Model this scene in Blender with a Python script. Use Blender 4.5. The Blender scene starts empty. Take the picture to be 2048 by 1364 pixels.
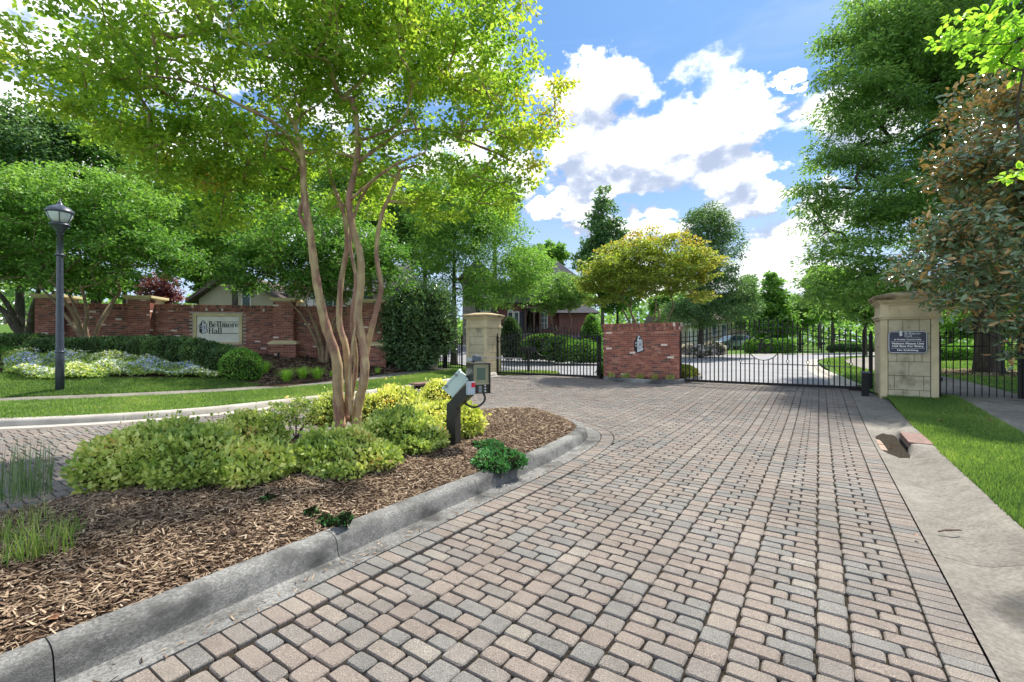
import bpy, bmesh, math, random
import numpy as np
from mathutils import Vector, Matrix
random.seed(7); rng = np.random.default_rng(11)
R = math.radians
scene = bpy.context.scene
C = scene.collection

# ---------------------------------------------------------------- camera
CAMZ = 1.5
cam = bpy.data.objects.new('camera', bpy.data.cameras.new('camera'))
C.objects.link(cam); scene.camera = cam
cam.location = (0, 0, CAMZ); cam.rotation_euler = (R(90), 0, 0)
cam.data.sensor_width = 36; cam.data.lens = 16.0
cam.data.clip_start = .05; cam.data.clip_end = 3000

# ---------------------------------------------------------------- light
SUN_AZ, SUN_EL = R(38), R(54)          # azimuth from +Y towards +X
scene.view_settings.view_transform = 'Standard'; scene.view_settings.look = 'None'
scene.view_settings.gamma = 1; scene.view_settings.use_curve_mapping = False
scene.view_settings.exposure = 2.6
sun = bpy.data.objects.new('sun', bpy.data.lights.new('sun', 'SUN'))
C.objects.link(sun)
sun.data.energy = 1.55; sun.data.angle = R(1.2); sun.data.color = (1, .945, .86)
sd = Vector((math.sin(SUN_AZ)*math.cos(SUN_EL), math.cos(SUN_AZ)*math.cos(SUN_EL), math.sin(SUN_EL)))
sun.rotation_euler = (-sd).to_track_quat('-Z', 'Y').to_euler()
sun.location = sd*50
try:
    scene.cycles.max_bounces = 8; scene.cycles.transparent_max_bounces = 8
    scene.cycles.diffuse_bounces = 4; scene.cycles.use_denoising = True
except Exception: pass

class NT:
    """tiny helper to write node trees"""
    def __init__(s, tree): s.t = tree; s.n = tree.nodes; s.l = tree.links
    def node(s, typ, **kw):
        n = s.n.new(typ)
        for k, v in kw.items(): setattr(n, k, v)
        return n
    def put(s, sock, v):
        if isinstance(v, bpy.types.NodeSocket): s.l.new(v, sock)
        elif isinstance(v, (tuple, list)) and sock.type == 'RGBA' and len(v) == 3: sock.default_value = (*v, 1)
        else: sock.default_value = v
    def math(s, op, a, b=0.0, c=None, clamp=False):
        n = s.node('ShaderNodeMath', operation=op, use_clamp=clamp)
        s.put(n.inputs[0], a); s.put(n.inputs[1], b)
        if c is not None: s.put(n.inputs[2], c)
        return n.outputs[0]
    def mix(s, f, a, b, mode='MIX'):
        n = s.node('ShaderNodeMix', data_type='RGBA', blend_type=mode)
        s.put(n.inputs[0], f); s.put(n.inputs[6], a); s.put(n.inputs[7], b)
        return n.outputs[2]
    def noise(s, vec, scale, detail=3, rough=.55, dim='3D', dist=0):
        n = s.node('ShaderNodeTexNoise', noise_dimensions=dim)
        if vec is not None: s.put(n.inputs['Vector'], vec)
        s.put(n.inputs['Scale'], scale); s.put(n.inputs['Detail'], detail); s.put(n.inputs['Roughness'], rough); s.put(n.inputs['Distortion'], dist)
        return n.outputs[0]
    def ramp(s, v, a, b, lo=0., hi=1., smooth=True):
        n = s.node('ShaderNodeMapRange', interpolation_type='SMOOTHSTEP' if smooth else 'LINEAR')
        s.put(n.inputs[0], v); s.put(n.inputs[1], a); s.put(n.inputs[2], b); s.put(n.inputs[3], lo); s.put(n.inputs[4], hi)
        return n.outputs[0]

def build_world():
    w = bpy.data.worlds.new('World'); scene.world = w; w.use_nodes = True
    w.node_tree.nodes.clear(); T = NT(w.node_tree)
    out = T.node('ShaderNodeOutputWorld'); bg = T.node('ShaderNodeBackground')
    T.l.new(bg.outputs[0], out.inputs[0]); bg.inputs[1].default_value = .13
    sky = T.node('ShaderNodeTexSky', sky_type='NISHITA')
    sky.sun_disc = False; sky.sun_elevation = SUN_EL; sky.sun_rotation = SUN_AZ
    sky.air_density = 1.0; sky.dust_density = .35; sky.ozone_density = 4.0
    tc = T.node('ShaderNodeTexCoord'); sep = T.node('ShaderNodeSeparateXYZ')
    T.l.new(tc.outputs['Generated'], sep.inputs[0])
    az = T.math('ARCTAN2', sep.outputs[0], sep.outputs[1]); el = T.math('ARCSINE', sep.outputs[2])
    azr = az; az = T.math('MULTIPLY', az, 57.2958); el = T.math('MULTIPLY', el, 57.2958)
    def dens(dy):
        e2 = T.math('ADD', el, dy)
        cb = T.node('ShaderNodeCombineXYZ')
        T.put(cb.inputs[0], T.math('MULTIPLY', T.math('SINE', azr), 7.2)); T.put(cb.inputs[1], T.math('MULTIPLY', T.math('COSINE', azr), 7.2)); T.put(cb.inputs[2], T.math('ADD', T.math('MULTIPLY', e2, .19), SEED))
        n1 = T.noise(cb.outputs[0], 1.0, 9, .58, dist=.1)
        n2 = T.noise(cb.outputs[0], .30, 2, .5)
        best = T.ramp(n2, .42, .61, -1.0, .6)                      # clouds of the open sky all round
        wz = T.noise(cb.outputs[0], 1.6, 6, .6); wy = T.noise(cb.outputs[0], 2.1, 6, .6)
        azw = T.math('ADD', az, T.math('MULTIPLY', T.math('SUBTRACT', wz, .5), 16.0)); elw = T.math('ADD', e2, T.math('MULTIPLY', T.math('SUBTRACT', wy, .5), 9.0))
        for (ca, ce, ra, re) in BLOBS:
            a = T.math('POWER', T.math('DIVIDE', T.math('SUBTRACT', azw, ca), ra), 2.0)
            b = T.math('POWER', T.math('ABSOLUTE', T.math('DIVIDE', T.math('SUBTRACT', elw, ce), re)), 2.0)
            best = T.math('MAXIMUM', best, T.math('SUBTRACT', 1.0, T.math('ADD', a, b)))
        best = T.math('MAXIMUM', best, -1.0)
        return T.math('ADD', T.math('MULTIPLY', best, .60), T.math('MULTIPLY', T.math('SUBTRACT', n1, .5), 2.5))
    d0 = dens(0.0); d1 = dens(2.6)
    alpha = T.ramp(d0, -.06, .34)
    lit = T.ramp(T.math('SUBTRACT', T.math('SUBTRACT', d0, d1), T.math('MULTIPLY', T.math('MAXIMUM', T.math('SUBTRACT', d0, .25), 0.0), .55)), -.50, .22)
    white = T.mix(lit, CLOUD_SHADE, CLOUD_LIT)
    # clouds opposite the sun brightened as front-lit, boosted to add fill on shaded faces
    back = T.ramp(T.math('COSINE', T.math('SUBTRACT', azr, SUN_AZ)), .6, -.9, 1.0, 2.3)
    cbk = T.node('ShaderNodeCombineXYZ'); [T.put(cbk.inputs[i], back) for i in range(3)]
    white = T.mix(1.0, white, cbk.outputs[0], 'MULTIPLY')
    # thin high veil
    cb = T.node('ShaderNodeCombineXYZ'); T.put(cb.inputs[0], T.math('MULTIPLY', T.math('SINE', azr), 2.)); T.put(cb.inputs[1], T.math('MULTIPLY', T.math('COSINE', azr), 2.)); T.put(cb.inputs[2], T.math('MULTIPLY', el, .16))
    veil = T.ramp(T.noise(cb.outputs[0], 1.3, 6, .6, dist=.6), .45, .85, 0, .30)
    low = T.ramp(el, 4.0, 24.0, .75, 0.0)
    veil = T.math('MAXIMUM', veil, low)
    skyc = T.mix(1.0, sky.outputs[0], SKY_TINT, 'MULTIPLY')
    skyc = T.mix(.55, skyc, VEIL_COL)
    skyc = T.mix(veil, skyc, HAZE_COL)
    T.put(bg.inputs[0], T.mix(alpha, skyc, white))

def azel(px, py):
    x = (px-1024)/910; z = (682-py)/910
    return math.degrees(math.atan(x)), math.degrees(math.atan(z*math.cos(math.atan(x))))
BLOBS = []
for (px, py, rx, ry) in [(1350, 300, 170, 95), (1450, 265, 95, 75), (1480, 350, 70, 85), (1180, 300, 75, 95), (1200, 190, 135, 65),
                         (1300, 370, 190, 35), (1555, 176, 56, 13), (1130, 415, 80, 22), (1300, 448, 190, 24), (1560, 395, 80, 30),
                         (230, 120, 190, 60), (330, 190, 120, 40), (640, 150, 170, 90), (860, 120, 140, 60), (1990, 300, 90, 140), (960, 330, 120, 60)]:
    a, e = azel(px, py); a2, _ = azel(px+rx, py); _, e2 = azel(px, py-ry)
    BLOBS.append((a, e, abs(a2-a)*1.12, abs(e2-e)*1.15))
SEED = 11.3; SKY_TINT = (.19, .245, .265); HAZE_COL = (.98, 1.15, 1.42); VEIL_COL = (.25, .50, 1.02)
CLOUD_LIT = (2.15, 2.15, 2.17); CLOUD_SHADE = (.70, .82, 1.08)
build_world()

# ---------------------------------------------------------------- materials
MATS = {}
def pm(name, c1, c2=None, scale=6, rough=.8, bump=0., bscale=40, spec=.3, metal=0., c3=None, s3=1.2, f3=(.5, .7), lo=.35, hi=.65, detail=5, stretch=None, coat=0, emis=None, dirt=0):
    if name in MATS: return MATS[name]
    m = bpy.data.materials.new(name); m.use_nodes = True; MATS[name] = m
    T = NT(m.node_tree); b = T.n['Principled BSDF']
    geo = T.node('ShaderNodeNewGeometry'); pos = geo.outputs['Position']
    if stretch:
        mp = T.node('ShaderNodeMapping'); mp.inputs['Scale'].default_value = stretch; T.l.new(pos, mp.inputs[0]); pos = mp.outputs[0]
    col = (*c1, 1)
    if c2 is not None:
        col = T.mix(T.ramp(T.noise(pos, scale, detail), lo, hi), c1, c2)
    if c3 is not None:
        col = T.mix(T.ramp(T.noise(pos, s3, 5, .6), f3[0], f3[1]), col, c3)
    if dirt:
        k = T.math('MULTIPLY', T.ramp(T.noise(geo.outputs['Position'], .9, 6, .65), .35, .7, 1-dirt, 1.06), T.ramp(T.noise(geo.outputs['Position'], 5.5, 5, .7), .3, .62, 1-dirt*.8, 1.05))
        cbn = T.node('ShaderNodeCombineColor'); [T.put(cbn.inputs[i], k) for i in range(3)]
        col = T.mix(1.0, col, cbn.outputs[0], 'MULTIPLY')
    T.put(b.inputs['Base Color'], col)
    b.inputs['Roughness'].default_value = rough; b.inputs['Specular IOR Level'].default_value = spec; b.inputs['Metallic'].default_value = metal
    b.inputs['Coat Weight'].default_value = coat
    if bump:
        bp = T.node('ShaderNodeBump'); bp.inputs['Strength'].default_value = 1; bp.inputs['Distance'].default_value = bump
        T.l.new(T.noise(pos, bscale, 4), bp.inputs['Height']); T.l.new(bp.outputs[0], b.inputs['Normal'])
    if emis: b.inputs['Emission Color'].default_value = (*emis, 1); b.inputs['Emission Strength'].default_value = 1
    return m

def leafmat(name, stops, trans=.45, rough=.5, spec=.3, backcol=None, tboost=(1.22, 1.28, .68), mul=1.75, desat=.13):
    """leaf colour by the per-leaf tint attribute; light also passes through the leaf"""
    if name in MATS: return MATS[name]
    m = bpy.data.materials.new(name); m.use_nodes = True; MATS[name] = m
    T = NT(m.node_tree); b = T.n['Principled BSDF']; out = T.n['Material Output']
    at = T.node('ShaderNodeAttribute', attribute_name='tint')
    rp = T.node('ShaderNodeValToRGB'); T.l.new(at.outputs['Fac'], rp.inputs[0])
    e = rp.color_ramp.elements; stops = [(p, tuple(min(.85, (c*(1-desat)+(.3*q[0]+.6*q[1]+.1*q[2])*desat)*mul) for c in q)) for p, q in stops]
    e[0].position = stops[0][0]; e[0].color = (*stops[0][1], 1); e[1].position = stops[-1][0]; e[1].color = (*stops[-1][1], 1)
    for p, c in stops[1:-1]:
        q = e.new(p); q.color = (*c, 1)
    col = rp.outputs[0]
    if backcol:
        g = T.node('ShaderNodeNewGeometry'); col = T.mix(g.outputs['Backfacing'], col, backcol)
    T.put(b.inputs['Base Color'], col); b.inputs['Roughness'].default_value = rough; b.inputs['Specular IOR Level'].default_value = spec
    if trans > 0:
        tr = T.node('ShaderNodeBsdfTranslucent'); T.put(tr.inputs[0], T.mix(1.0, col, tboost, 'MULTIPLY'))
        mx = T.node('ShaderNodeMixShader'); mx.inputs[0].default_value = trans
        T.l.new(b.outputs[0], mx.inputs[1]); T.l.new(tr.outputs[0], mx.inputs[2]); T.l.new(mx.outputs[0], out.inputs[0])
    return m

# ---------------------------------------------------------------- object helpers
def link(o, parent=None):
    C.objects.link(o)
    if parent is not None: o.parent = parent
    return o
def tag(o, label=None, cat=None, group=None, kind=None):
    if label: o['label'] = label
    if cat: o['category'] = cat
    if group: o['group'] = group
    if kind: o['kind'] = kind
    return o
def empty(name, loc=(0, 0, 0), rz=0, label=None, cat=None, group=None):
    o = bpy.data.objects.new(name, None); o.empty_display_size = .2
    C.objects.link(o); o.location = loc; o.rotation_euler = (0, 0, rz)
    return tag(o, label, cat, group)
def kids(o): return list(o.children)
def copy_tree(o, parent=None):
    c = o.copy(); C.objects.link(c); c.parent = parent
    for ch in kids(o): copy_tree(ch, c)
    return c

class MB:
    def __init__(s): s.v = []; s.f = []; s.m = []; s.M = Matrix.Identity(4); s.mi = 0
    def add(s, vs, fs):
        n = len(s.v); s.v += [tuple(s.M @ Vector(v)) for v in vs]
        s.f += [tuple(i+n for i in f) for f in fs]; s.m += [s.mi]*len(fs); return s
    def box(s, x0, x1, y0, y1, z0, z1, bev=0):
        if bev <= 0:
            v = [(x, y, z) for z in (z0, z1) for y in (y0, y1) for x in (x0, x1)]
            return s.add(v, [(0, 2, 3, 1), (4, 5, 7, 6), (0, 1, 5, 4), (2, 6, 7, 3), (0, 4, 6, 2), (1, 3, 7, 5)])
        bm = bmesh.new(); bmesh.ops.create_cube(bm, size=1)
        for v in bm.verts: v.co = Vector(((x0+x1)/2+v.co.x*(x1-x0), (y0+y1)/2+v.co.y*(y1-y0), (z0+z1)/2+v.co.z*(z1-z0)))
        bmesh.ops.bevel(bm, geom=bm.edges[:], offset=bev, segments=2, affect='EDGES', profile=.7)
        bm.verts.index_update()
        s.add([tuple(v.co) for v in bm.verts], [tuple(v.index for v in f.verts) for f in bm.faces]); bm.free(); return s
    def prism(s, poly, z0, z1, axis='z'):
        """polygon (x,y) extruded along z, or (x,z) extruded along y"""
        n = len(poly)
        if axis == 'z': a = [(x, y, z0) for x, y in poly]; b = [(x, y, z1) for x, y in poly]
        else: a = [(x, z0, y) for x, y in poly]; b = [(x, z1, y) for x, y in poly]
        return s.add(a+b, [tuple(range(n))[::-1], tuple(range(n, 2*n))]+[(i, (i+1) % n, n+(i+1) % n, n+i) for i in range(n)])
    def lathe(s, prof, n=16, c=(0, 0, 0), cap=True):
        v = []; f = []
        for (r, z) in prof:
            for k in range(n):
                a = 2*math.pi*k/n; v.append((c[0]+r*math.cos(a), c[1]+r*math.sin(a), c[2]+z))
        for i in range(len(prof)-1):
            for k in range(n): f.append((i*n+k, i*n+(k+1) % n, (i+1)*n+(k+1) % n, (i+1)*n+k))
        if cap:
            f.append(tuple(range(n))[::-1]); f.append(tuple((len(prof)-1)*n+k for k in range(n)))
        return s.add(v, f)
    def tube(s, pts, rad, n=8, cap=True, closed=False):
        pts = [Vector(p) for p in pts]; m = len(pts)
        if not hasattr(rad, '__len__'): rad = [rad]*m
        v = []; f = []; prev = None
        for i, p in enumerate(pts):
            if closed: d = (pts[(i+1) % m]-pts[i-1]).normalized()
            else: d = (pts[min(i+1, m-1)]-pts[max(i-1, 0)]).normalized()
            if prev is None:
                a = d.orthogonal().normalized()
            else:
                a = (prev-d*prev.dot(d)).normalized()
            prev = a; b = d.cross(a)
            for k in range(n):
                q = 2*math.pi*k/n; v.append(tuple(p+(a*math.cos(q)+b*math.sin(q))*rad[i]))
        rng_ = m if closed else m-1
        for i in range(rng_):
            j = (i+1) % m
            for k in range(n): f.append((i*n+k, i*n+(k+1) % n, j*n+(k+1) % n, j*n+k))
        if cap and not closed: f.append(tuple(range(n))[::-1]); f.append(tuple((m-1)*n+k for k in range(n)))
        return s.add(v, f)
    def sphere(s, c, r, n=10, sc=(1, 1, 1)):
        prof = [(max(1e-4, math.sin(math.pi*i/n))*r, -math.cos(math.pi*i/n)*r) for i in range(n+1)]
        v = []; f = []; k2 = n*2
        for (q, z) in prof:
            for k in range(k2):
                a = 2*math.pi*k/k2; v.append((c[0]+q*math.cos(a)*sc[0], c[1]+q*math.sin(a)*sc[1], c[2]+z*sc[2]))
        for i in range(n):
            for k in range(k2): f.append((i*k2+k, i*k2+(k+1) % k2, (i+1)*k2+(k+1) % k2, (i+1)*k2+k))
        return s.add(v, f)
    def mesh(s, name, mats, smooth=False):
        me = bpy.data.meshes.new(name); me.from_pydata(s.v, [], s.f)
        for m in (mats if isinstance(mats, (list, tuple)) else [mats]): me.materials.append(m)
        if any(s.m): me.polygons.foreach_set('material_index', s.m)
        if smooth:
            me.polygons.foreach_set('use_smooth', [True]*len(me.polygons))
        me.update(); return me
    def build(s, name, mats, parent=None, smooth=False, **kw):
        o = link(bpy.data.objects.new(name, s.mesh(name, mats, smooth)), parent)
        if smooth == 'angle':
            try: s_ = o.data.set_sharp_from_angle(angle=R(35))
            except Exception: pass
        return tag(o, **kw)

def np_mesh(name, V, F, mat, tint=None, smooth=False, parent=None, **kw):
    V = np.asarray(V, dtype=np.float32); F = np.asarray(F, dtype=np.int32); k = F.shape[1]
    me = bpy.data.meshes.new(name); me.vertices.add(len(V)); me.vertices.foreach_set('co', V.ravel())
    me.loops.add(F.size); me.loops.foreach_set('vertex_index', F.ravel())
    me.polygons.add(len(F)); me.polygons.foreach_set('loop_start', np.arange(0, F.size, k, dtype=np.int32))
    try: me.polygons.foreach_set('loop_total', np.full(len(F), k, dtype=np.int32))
    except Exception: pass
    if smooth: me.polygons.foreach_set('use_smooth', np.ones(len(F), dtype=bool))
    if tint is not None:
        a = me.attributes.new('tint', 'FLOAT', 'POINT'); a.data.foreach_set('value', np.asarray(tint, dtype=np.float32))
    me.update(calc_edges=True); me.materials.append(mat)
    return tag(link(bpy.data.objects.new(name, me), parent), **kw)

# ---------------------------------------------------------------- terrain
UX, UY = .56, .8285          # along the entry drive; across it is (UY, -UX)
def st(x, y): return UX*x+UY*y, UY*x-UX*y
def ST(s, t): return UX*s+UY*t, UY*s-UX*t
def smooth01(a): a = np.clip(a, 0, 1); return a*a*(3-2*a)
def tcurb(s): return -10.55-.125*np.maximum(0, 5-s)**2
def twalk(s): return -12.25-.064*np.maximum(0, 8-s)**2
def G(x, y):
    x = np.asarray(x, dtype=float); y = np.asarray(y, dtype=float); s, t = st(x, y)
    z = .17*smooth01((s-8.5)/6)+.008*np.clip(s-15, 0, 90)
    sc = np.maximum(s, -4)
    z = z+.08*smooth01((tcurb(sc)-.2-t)/1.5)*(1-smooth01((s-14)/5))
    d = np.maximum(0, twalk(sc)-1-t)
    z = z+np.minimum(.2*d, .8+.01*np.maximum(0, d-4))*(1-.75*smooth01((s-12.8)/4))
    z = z+.02*np.clip(-t-25, 0, 60)
    z = z+.85*smooth01((y-28)/8)*smooth01((9-x)/4)
    return z
def _s1(a): a = 0. if a < 0 else (1. if a > 1 else a); return a*a*(3-2*a)
def Gf(x, y):
    s, t = UX*x+UY*y, UY*x-UX*y
    z = .17*_s1((s-8.5)/6)+.008*min(90, max(0, s-15)); sc = max(s, -4)
    tc_ = -10.55-.125*max(0, 5-sc)**2; tw = -12.25-.064*max(0, 8-sc)**2
    z += .08*_s1((tc_-.2-t)/1.5)*(1-_s1((s-14)/5)); d = max(0, tw-1-t)
    z += min(.2*d, .8+.01*max(0, d-4))*(1-.75*_s1((s-12.8)/4))+.02*min(60, max(0, -t-25))
    return z+.85*_s1((y-28)/8)*_s1((9-x)/4)
def gp(px, py, off=0.):
    """the ground point seen in that direction from where the photographer stood"""
    a = (px-1024)/910; b = (682-py)/910; y = 1.; h = .3
    while y < 400 and CAMZ+b*y > Gf(a*y, y)+off: y += h if y < 30 else 1.5
    lo, hi = y-(h if y < 30 else 1.5), y
    for _ in range(12):
        m = (lo+hi)/2
        if CAMZ+b*m > Gf(a*m, m)+off: lo = m
        else: hi = m
    y = hi; return (a*y, y, Gf(a*y, y)+off)
def W(px, py, Y): return ((px-1024)/910*Y, Y, CAMZ+(682-py)/910*Y)

def loft(name, A, B, n, off, mat, sub=1, zf=None, parent=None, **kw):
    """sheet between two plan curves, following the terrain"""
    def dens(P):
        q = []
        for i in range(len(P)-1):
            for k in range(sub): q.append(tuple(np.array(P[i])*(1-k/sub)+np.array(P[i+1])*k/sub))
        return np.array(q+[tuple(P[-1])])
    A = dens(A); B = dens(B); m = len(A)
    w = np.linspace(0, 1, n+1)
    P = A[:, None, :]*(1-w)[None, :, None]+B[:, None, :]*w[None, :, None]
    X = P[..., 0]; Y = P[..., 1]; Z = G(X, Y)+off
    if zf is not None: Z = Z+zf(X, Y, w[None, :]*np.ones_like(X))
    V = np.stack([X, Y, Z], -1).reshape(-1, 3); idx = np.arange(m*(n+1)).reshape(m, n+1)
    F = np.stack([idx[:-1, :-1], idx[1:, :-1], idx[1:, 1:], idx[:-1, 1:]], -1).reshape(-1, 4)
    # faces look up
    a, b, c = V[F[0, 0]], V[F[0, 1]], V[F[0, 2]]
    if np.cross(b-a, c-a)[2] < 0: F = F[:, ::-1]
    return np_mesh(name, V, F, mat, smooth=True, parent=parent, **kw)

def profile_loft(name, line, prof, mat, parent=None, closed=False, follow=True, **kw):
    """sweep a (offset, height) profile along a plan line; offset counts to the left normal"""
    L = np.array(line, dtype=float); n = len(L); V = []
    for i in range(n):
        if closed: d = L[(i+1) % n]-L[i-1]
        else: d = L[min(i+1, n-1)]-L[max(i-1, 0)]
        d = d/np.linalg.norm(d); nn = np.array([-d[1], d[0]])
        pr = prof(i) if callable(prof) else prof
        g = Gf(*L[i])
        for (o, z) in pr:
            p = L[i]+nn*o; V.append((p[0], p[1], z+(g if follow else 0)))
    k = len(prof(0) if callable(prof) else prof); F = []
    for i in range(n if closed else n-1):
        j = (i+1) % n
        for q in range(k-1): F.append((i*k+q, j*k+q, j*k+q+1, i*k+q+1))
    o = np_mesh(name, V, F, mat, smooth=True, parent=parent, **kw)
    return o

# ---------------------------------------------------------------- foliage engine
def unit(a): return a/np.maximum(1e-9, np.linalg.norm(a, axis=-1, keepdims=True))
def leaf_arrays(P, A, N, L, Wd, tint, fold=.18, six=False):
    """P base points, A axis, N normal, L length, Wd half width"""
    A = unit(A); B = unit(np.cross(N, A)); N2 = unit(np.cross(A, B)); L = L[:, None]; Wd = Wd[:, None]; n = len(P)
    if not six:
        v = np.stack([P, P+A*L*.42+B*Wd+N2*Wd*fold*2, P+A*L-N2*L*.12, P+A*L*.42-B*Wd+N2*Wd*fold*2], 1)
        i = np.arange(n)[:, None]*4
        F = np.concatenate([i+np.array([0, 2, 1]), i+np.array([0, 3, 2])]); k = 4
    else:
        v = np.stack([P, P+A*L*.3+B*Wd*.9+N2*Wd*fold*2, P+A*L*.66+B*Wd*.85+N2*Wd*fold*2-N2*L*.04, P+A*L-N2*L*.14,
                      P+A*L*.66-B*Wd*.85+N2*Wd*fold*2-N2*L*.04, P+A*L*.3-B*Wd*.9+N2*Wd*fold*2], 1)
        i = np.arange(n)[:, None]*6
        F = np.concatenate([i+np.array([0, 2, 1]), i+np.array([0, 3, 2]), i+np.array([0, 4, 3]), i+np.array([0, 5, 4])]); k = 6
    return v.reshape(-1, 3), F, np.repeat(tint, k)

def clump_leaves(Cn, per, rad, size, asp=.36, flat=.5, droop=0., up=.9, tintf=None, var=.22, six=False, shell=.5, outn=None):
    """per leaves round each clump centre; returns arrays"""
    n = len(Cn)*per; ci = np.repeat(np.arange(len(Cn)), per)
    d = unit(rng.normal(size=(n, 3))); r = rng.random(n)**shell
    off = d*r[:, None]*rad*np.array([1, 1, flat]); off[:, 2] -= droop*(off[:, 0]**2+off[:, 1]**2)**.5
    P = Cn[ci]+off
    A = d*np.array([1, 1, .35])+rng.normal(size=(n, 3))*.45; A[:, 2] -= droop*.8
    N = rng.normal(size=(n, 3))*.55+np.array([0, 0, up])
    if outn is not None: N += unit(P-np.array(outn))*.55
    L = size*rng.uniform(.65, 1.25, n); base = .5+rng.normal(size=len(Cn))*.13
    if tintf is not None: base = tintf(Cn)+rng.normal(size=len(Cn))*.07
    tint = np.clip(base[ci]+rng.uniform(-var, var, n), 0, 1)
    return leaf_arrays(P, A, N, L, L*asp, tint, six=six)

def sample_lobes(lobes, n, zmin=-1e9, bias=.55):
    w = np.array([l[3]*l[4]*l[5] for l in lobes]); w = w**.8; w = w/w.sum(); out = []
    k = rng.choice(len(lobes), n*3, p=w); d = unit(rng.normal(size=(n*3, 3))); r = rng.random(n*3)**(bias/1.0*.6)
    Lb = np.array(lobes)
    P = Lb[k, :3]+d*r[:, None]*Lb[k, 3:6]
    P = P[P[:, 2] > zmin]
    return P[:n]

def skeleton(stems, T, step=.35, sag=.0, jit=.07):
    """stems: list of (points, radii). Grow branches from them to every target."""
    P = []; par = []; rad = []; own = []
    for pts, rr in stems:
        for i, p in enumerate(pts):
            P.append(p); par.append(len(P)-2 if i else -1); rad.append(rr[i]); own.append(1 if i < len(pts)*.45 else 0)
    ns = len(P); P = list(map(np.array, P))
    c0 = np.mean([s_[0][0] for s_ in stems], axis=0); tops = np.array([s_[0][-1] for s_ in stems])
    dd = np.min(np.linalg.norm(T[:, None]-tops[None], axis=2), axis=1); T = T[np.argsort(dd)]
    A = np.zeros((len(P)+len(T)*12, 3)); A[:len(P)] = P; n = len(P)
    par = par+[0]*(len(A)-n); pen = np.zeros(len(A)); pen[:n] = [9. if o else 0. for o in own]
    for t in T:
        d = np.linalg.norm(A[:n]-t, axis=1)+pen[:n]+np.maximum(0, A[:n, 2]-t[2])*.7
        i = int(np.argmin(d)); a = A[i]; D = np.linalg.norm(t-a)
        if D < .02: continue
        pd = a-A[par[i]] if par[i] >= 0 else np.array([0, 0, 1.]); pd = pd/max(1e-6, np.linalg.norm(pd))
        m = int(min(8, max(1, round(D/step)))); ctrl = a+pd*D*.38+rng.normal(size=3)*jit*D
        last = i
        for k in range(1, m+1):
            q = k/m; p = a*(1-q)**2+ctrl*2*q*(1-q)+t*q*q+(rng.normal(size=3)*jit*.25*D/m if k < m else 0)
            A[n] = p; par[n] = last; last = n; n += 1
    A = A[:n]; par = np.array(par[:n]); cnt = np.zeros(n); has = np.zeros(n, bool)
    for i in range(n-1, -1, -1):
        if cnt[i] == 0: cnt[i] = 1
        if par[i] >= 0: cnt[par[i]] += cnt[i]
    return A, par, cnt, ns

def frusta(A, par, rad, sel, k=5):
    i = np.where(sel)[0]; p = par[i]; a = A[p]; b = A[i]; d = unit(b-a)
    ref = np.where(np.abs(d[:, 2:3]) < .9, np.array([[0, 0, 1.]]), np.array([[1., 0, 0]])); u = unit(np.cross(d, ref)); v = np.cross(d, u)
    q = np.arange(k)*2*np.pi/k; ring = u[:, None]*np.cos(q)[None, :, None]+v[:, None]*np.sin(q)[None, :, None]
    V = np.concatenate([a[:, None]+ring*rad[p][:, None, None], (b+d*.01)[:, None]+ring*rad[i][:, None, None]], 1).reshape(-1, 3)
    base = np.arange(len(i))[:, None, None]*2*k; j = np.arange(k)
    f = np.stack([j, (j+1) % k, (j+1) % k+k, j+k], -1)[None]
    return V, (base+f).reshape(-1, 4)

def spline(pts, n=6):
    P = [np.array(p, float) for p in pts]; P = [2*P[0]-P[1]]+P+[2*P[-1]-P[-2]]; out = []
    for i in range(1, len(P)-2):
        for k in range(n):
            t = k/n; out.append(.5*((2*P[i])+(-P[i-1]+P[i+1])*t+(2*P[i-1]-5*P[i]+4*P[i+1]-P[i+2])*t*t+(-P[i-1]+3*P[i]-3*P[i+1]+P[i+2])*t**3))
    out.append(P[-2]); return out

def tree(name, label, cat, base, lobes, stems, clumps, per, crad, size, lmat, bmat, r_tip=.007, group=None, flat=.5, droop=0, asp=.36, up=.9,
         tintf=None, var=.22, zmin=None, step=.4, six=False, bias=.55, power=.45, extra=1, rmax=.05, roots=True, shell=.5, outn=None):
    root = empty(name, base, 0, label, cat, group); b = np.array(base)
    T = sample_lobes(lobes, clumps, zmin if zmin is not None else base[2]+.5, bias)
    S = []
    for pts, r0, r1 in stems:
        sp = spline(pts, 6); S.append((sp, np.linspace(r0, r1, len(sp))))
    A, par, cnt, ns = skeleton(S, T, step)
    rad = np.minimum(r_tip*cnt**power, rmax); off = 0
    tb = MB()
    for sp, rr in S:
        rr2 = list(rr); rr2[0] *= 1.25 if roots else 1
        tb.tube([tuple(p-b) for p in sp], [float(r*(1+.06*math.sin(i*1.9))) for i, r in enumerate(rr2)], 10)
        rad[off:off+len(sp)] = np.maximum(np.minimum(rad[off:off+len(sp)], rr), rr*.9); off += len(sp)
    tb.build('trunk', bmat, root, smooth=True)
    sel = np.ones(len(A), bool); sel[:ns] = False
    V, F = frusta(A, par, rad, sel)
    np_mesh('branches', V-b, F, bmat, smooth=True, parent=root, kind='stuff')
    cen = T if extra == 1 else np.concatenate([T]+[T+rng.normal(size=T.shape)*crad*.8 for _ in range(extra-1)])
    V, F, tn = clump_leaves(cen, per, crad, size, asp, flat, droop, up, tintf, var, six, shell, outn)
    np_mesh('crown', V-b, F, lmat, tint=tn, parent=root)
    return root

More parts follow.
